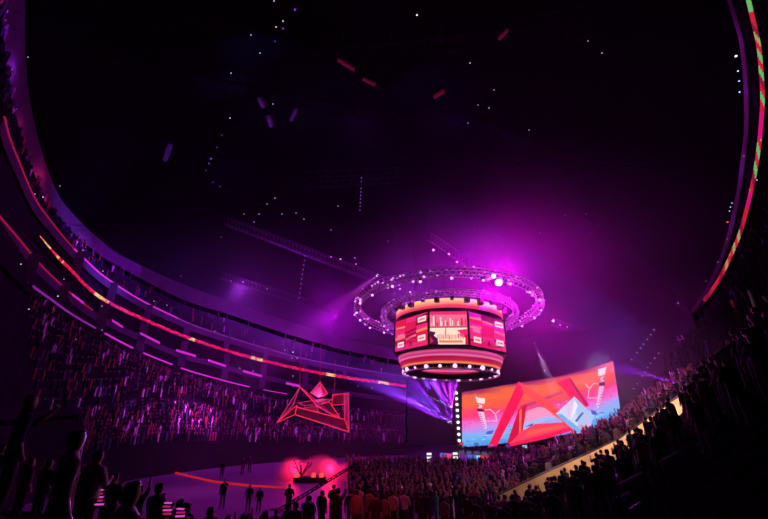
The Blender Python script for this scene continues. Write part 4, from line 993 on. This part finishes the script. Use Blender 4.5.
# far stand behind the sculpture and scoreboard
# ------------------------------------------------------------------ stage lighting
MAG, PUR, VIO, BLU = (1, 0, .85), (.52, 0, 1), (.28, .01, 1), (.16, .08, 1)
def glowpt(x, y, r, col, e, size=.25): return lamp('POINT', 'haze_fill', at_r(x, y, r), col, e, None, shadow_soft_size=size)  # bodiless lights added to make the haze glow, some beside modelled lamps
glowpt(499, 281, 43, MAG, 12000, .5)
glowpt(510, 270, 48, PUR, 4000); glowpt(465, 258, 56, PUR, 3500)
glowpt(553, 320, 49.4, MAG, 800); glowpt(600, 350, 58, VIO, 350)
glowpt(335, 318, 60, (.62, 0, 1), 7000); glowpt(240, 290, 62, (.45, .03, 1), 3200)
glowpt(400, 300, 46, (.8, .05, 1), 700)
def beam(x, y, r, tx, ty, tr, col, e, ang, lens='bluelens', s=1.0, label='', group=None, blend=.3):
    p = at_r(x, y, r); q = at_r(tx, ty, tr); fixture('beam_lamp', p, q, lens, s*pxm(p)*2.0, label, 'lamp', group, ('SPOT', col, e, ang, blend))
beam(378.5, 274, 49, 322, 318, 52, (.85, .05, 1), 110000, 17, 'white', 1.2, 'white hot beam lamp throwing a magenta beam down left of the ring', None, .6)
# fans left of the LED wall
for k in range(9):
    x = 424+k*3.5; y = 394.5+k*1.7; beam(x, y, 60, x-26-4*k+30, y-40, 58, BLU if k % 2 else VIO, 70000, 12, 'bluelens', 1.1, 'blue beam lamp in the upper rising row left of the LED wall', 'upper beam row left of the LED wall')
for k in range(9):
    x = 423+k*3.6; y = 406+k*2.2; beam(x, y, 61, x-75+5*k, y-30, 58, VIO if k % 2 else BLU, 70000, 10, 'bluelens', 1.0, 'blue beam lamp in the lower rising row left of the LED wall', 'lower beam row left of the LED wall')
for dx, dy in ((-14, -40), (2, -42), (-30, -34), (-44, -22)): beam(451+dx*.05, 424+dy*.05, 60, 451+dx, 424+dy, 59, VIO, 240000, 9, 'white', 1.0, 'violet beam lamp at the foot of the fan beside the LED wall', 'fan foot lamps beside the LED wall')
for dx, dy in ((-12, -40), (-2, -40), (8, -38)): beam(451+dx*.06, 409+dy*.04, 60, 451+dx, 409+dy, 59, (.6, .02, 1), 220000, 10, 'pinksm', 1.0, 'violet beam lamp at the head of the fan under the scoreboard', 'fan head lamps under the scoreboard')
# right fans
for x, y in ((654.5, 330), (651, 335), (647.5, 339.5), (644, 344.5), (641, 348.5), (637.5, 353), (632, 360)): beam(x, y, 62, x-42, y-26, 58, BLU, 120000, 4.5, 'bluelens', 1.0, 'blue beam lamp in the upper slanting row right of the LED wall', 'upper beam row right of the LED wall')
for x, y in ((659, 353.5), (655, 358.5), (651, 363.5), (648, 368), (645.5, 372.5), (642.5, 376.5), (637.5, 384), (634, 389)): beam(x, y, 60, x-30, y-24, 57, BLU, 110000, 4.5, 'bluelens', 1.0, 'blue beam lamp in the lower slanting row right of the LED wall', 'lower beam row right of the LED wall')
beam(687, 384, 33.5, 612, 368, 40, VIO, 160000, 5, 'white', 1.3, 'strong violet beam lamp at the top of the right crowd', None)
beam(675, 383.5, 34, 610, 362, 40, VIO, 80000, 6, 'bluelens', .9, 'second violet beam lamp beside the strong one above the right crowd', None)
beam(660, 381, 50, 640, 398, 50, BLU, 30000, 8, 'bluelens', 1.2, 'blue beam lamp aimed down at the right crowd', None)
beam(534, 342.5, 47, 552, 385, 50, (.8, .6, 1), 60000, 13, 'white', 1.2, 'white beam lamp pointing down between scoreboard and LED wall', None)
beam(545.5, 370.5, 55, 505, 383, 57, (.9, .8, 1), 20000, 2, 'white', 1.2, 'white beam lamp at the right end of a thin beam above the LED wall', None)
# washes on seating, floor and near spectators, added without lamp bodies
def wash(a, q, col, e, ang): lamp('SPOT', 'wash_fill', a, col, e, None, aim(a, q), spot_size=R(ang), spot_blend=.8, shadow_soft_size=.6)
WASH = 1
for x, y, r, tx, ty, tr, e in ((135, 350, 47, 140, 395, 58, 700), (185, 360, 50, 185, 405, 62, 2600), (235, 370, 55, 240, 412, 66, 2200), (300, 385, 60, 300, 420, 74, 700), (365, 395, 64, 365, 425, 80, 700)):
    wash(at_r(x, y, r), at_r(tx, ty, tr), (.8, .06, 1), e, 110)
wash(at_r(190, 420, 44), at_z(200, 490, 0), (.8, .05, .8), 600, 90)
for k, (x, y, r) in enumerate(((575, 452, 30), (610, 436, 30.5), (645, 414, 30), (675, 396, 28.5))): lamp('POINT', 'walkway_fill', at_r(x, y-4, r), (1, .62, .48), 230, None, shadow_soft_size=.2)  # warm bodiless points added to light the parapet
wash(at_r(330, 425, 14), at_r(410, 505, 24), (1, .04, .06), 500, 50)
wash(at_r(170, 420, 13), at_r(78, 455, 6.2), (.25, .1, 1), 3500, 11)
wash(at_r(210, 440, 13), at_r(134, 500, 5.6), (.6, .08, .9), 2200, 12)
wash(at_r(600, 352, 49), at_r(605, 436, 42), (.75, .85, 1), 2500, 70)
sm = bpy.data.materials.new('smoke'); sm.use_nodes = True; sn = sm.node_tree; sn.nodes.remove(sn.nodes['Principled BSDF'])
sv = sn.nodes.new('ShaderNodeVolumeScatter'); sv.inputs['Color'].default_value = (.9, .9, .9, 1); 
def SN(kind, **kw):
    n = sn.nodes.new(kind)
    for k_, v_ in kw.items(): setattr(n, k_, v_)
    return n
tc = SN('ShaderNodeTexCoord'); v1_ = SN('ShaderNodeVectorMath', operation='SUBTRACT'); sn.links.new(tc.outputs['Generated'], v1_.inputs[0]); v1_.inputs[1].default_value = (.5, .5, .4)
v2_ = SN('ShaderNodeVectorMath', operation='LENGTH'); sn.links.new(v1_.outputs[0], v2_.inputs[0]); m1_ = SN('ShaderNodeMapRange'); m1_.inputs['From Min'].default_value = .12; m1_.inputs['From Max'].default_value = .48; m1_.inputs['To Min'].default_value = 1.3; m1_.inputs['To Max'].default_value = 0
sn.links.new(v2_.outputs['Value'], m1_.inputs['Value']); sn.links.new(m1_.outputs[0], sv.inputs['Density'])
sn.links.new(sv.outputs[0], sn.nodes['Material Output'].inputs['Volume'])
rp = at_z(310, 482, 0); rs = random.Random(12)
for k, (dx, dz, a, h) in enumerate(((-2.0, .7, 1.9, 1.5), (.9, .8, 2.3, 1.6), (3.6, .5, 1.9, 1.2))):
    b = MB(); b.ball((0, 0, 0), 1, 0, 3); b.v = [(x*a*(1+.16*math.sin(5*x+3*z+k)+.1*math.sin(9*z+4*y)), y*1.2, z*h*(1+.18*math.sin(4*x+2*y+k*2))) for x, y, z in b.v]
    o = b.build('smoke_cloud', sm, None, True); o.location = rp+Vector((dx, .9, dz+.35)); tag(o, ('left', 'middle', 'right')[k]+'most puff of red lit smoke rising from the dark floor rig' if k != 1 else 'largest puff of red lit smoke between the two others on the floor rig', 'smoke', None, 'stuff')
for x, y, off, c, e in ((17, 15, 7.5, (.4, .02, 1), 170), (22, 75, 7.5, (.4, .02, 1), 170), (52, 178, 7.5, (1, .02, .2), 110), (30, 130, 7.5, (.9, .02, .3), 70), (104, 246, 7.5, (.4, .02, 1), 130), (738, 40, .6, (.6, .02, 1), 24), (745, 100, .6, (.6, .02, 1), 40), (740, 180, .6, (.6, .02, 1), 40), (729, 235, .6, (.5, .02, 1), 30)):
    lamp('POINT', 'edge_fill', at_r(x, y, rim(az_of(x, y))+off), c, e, None, shadow_soft_size=.3)  # unseen points added to tint the roof edge bands
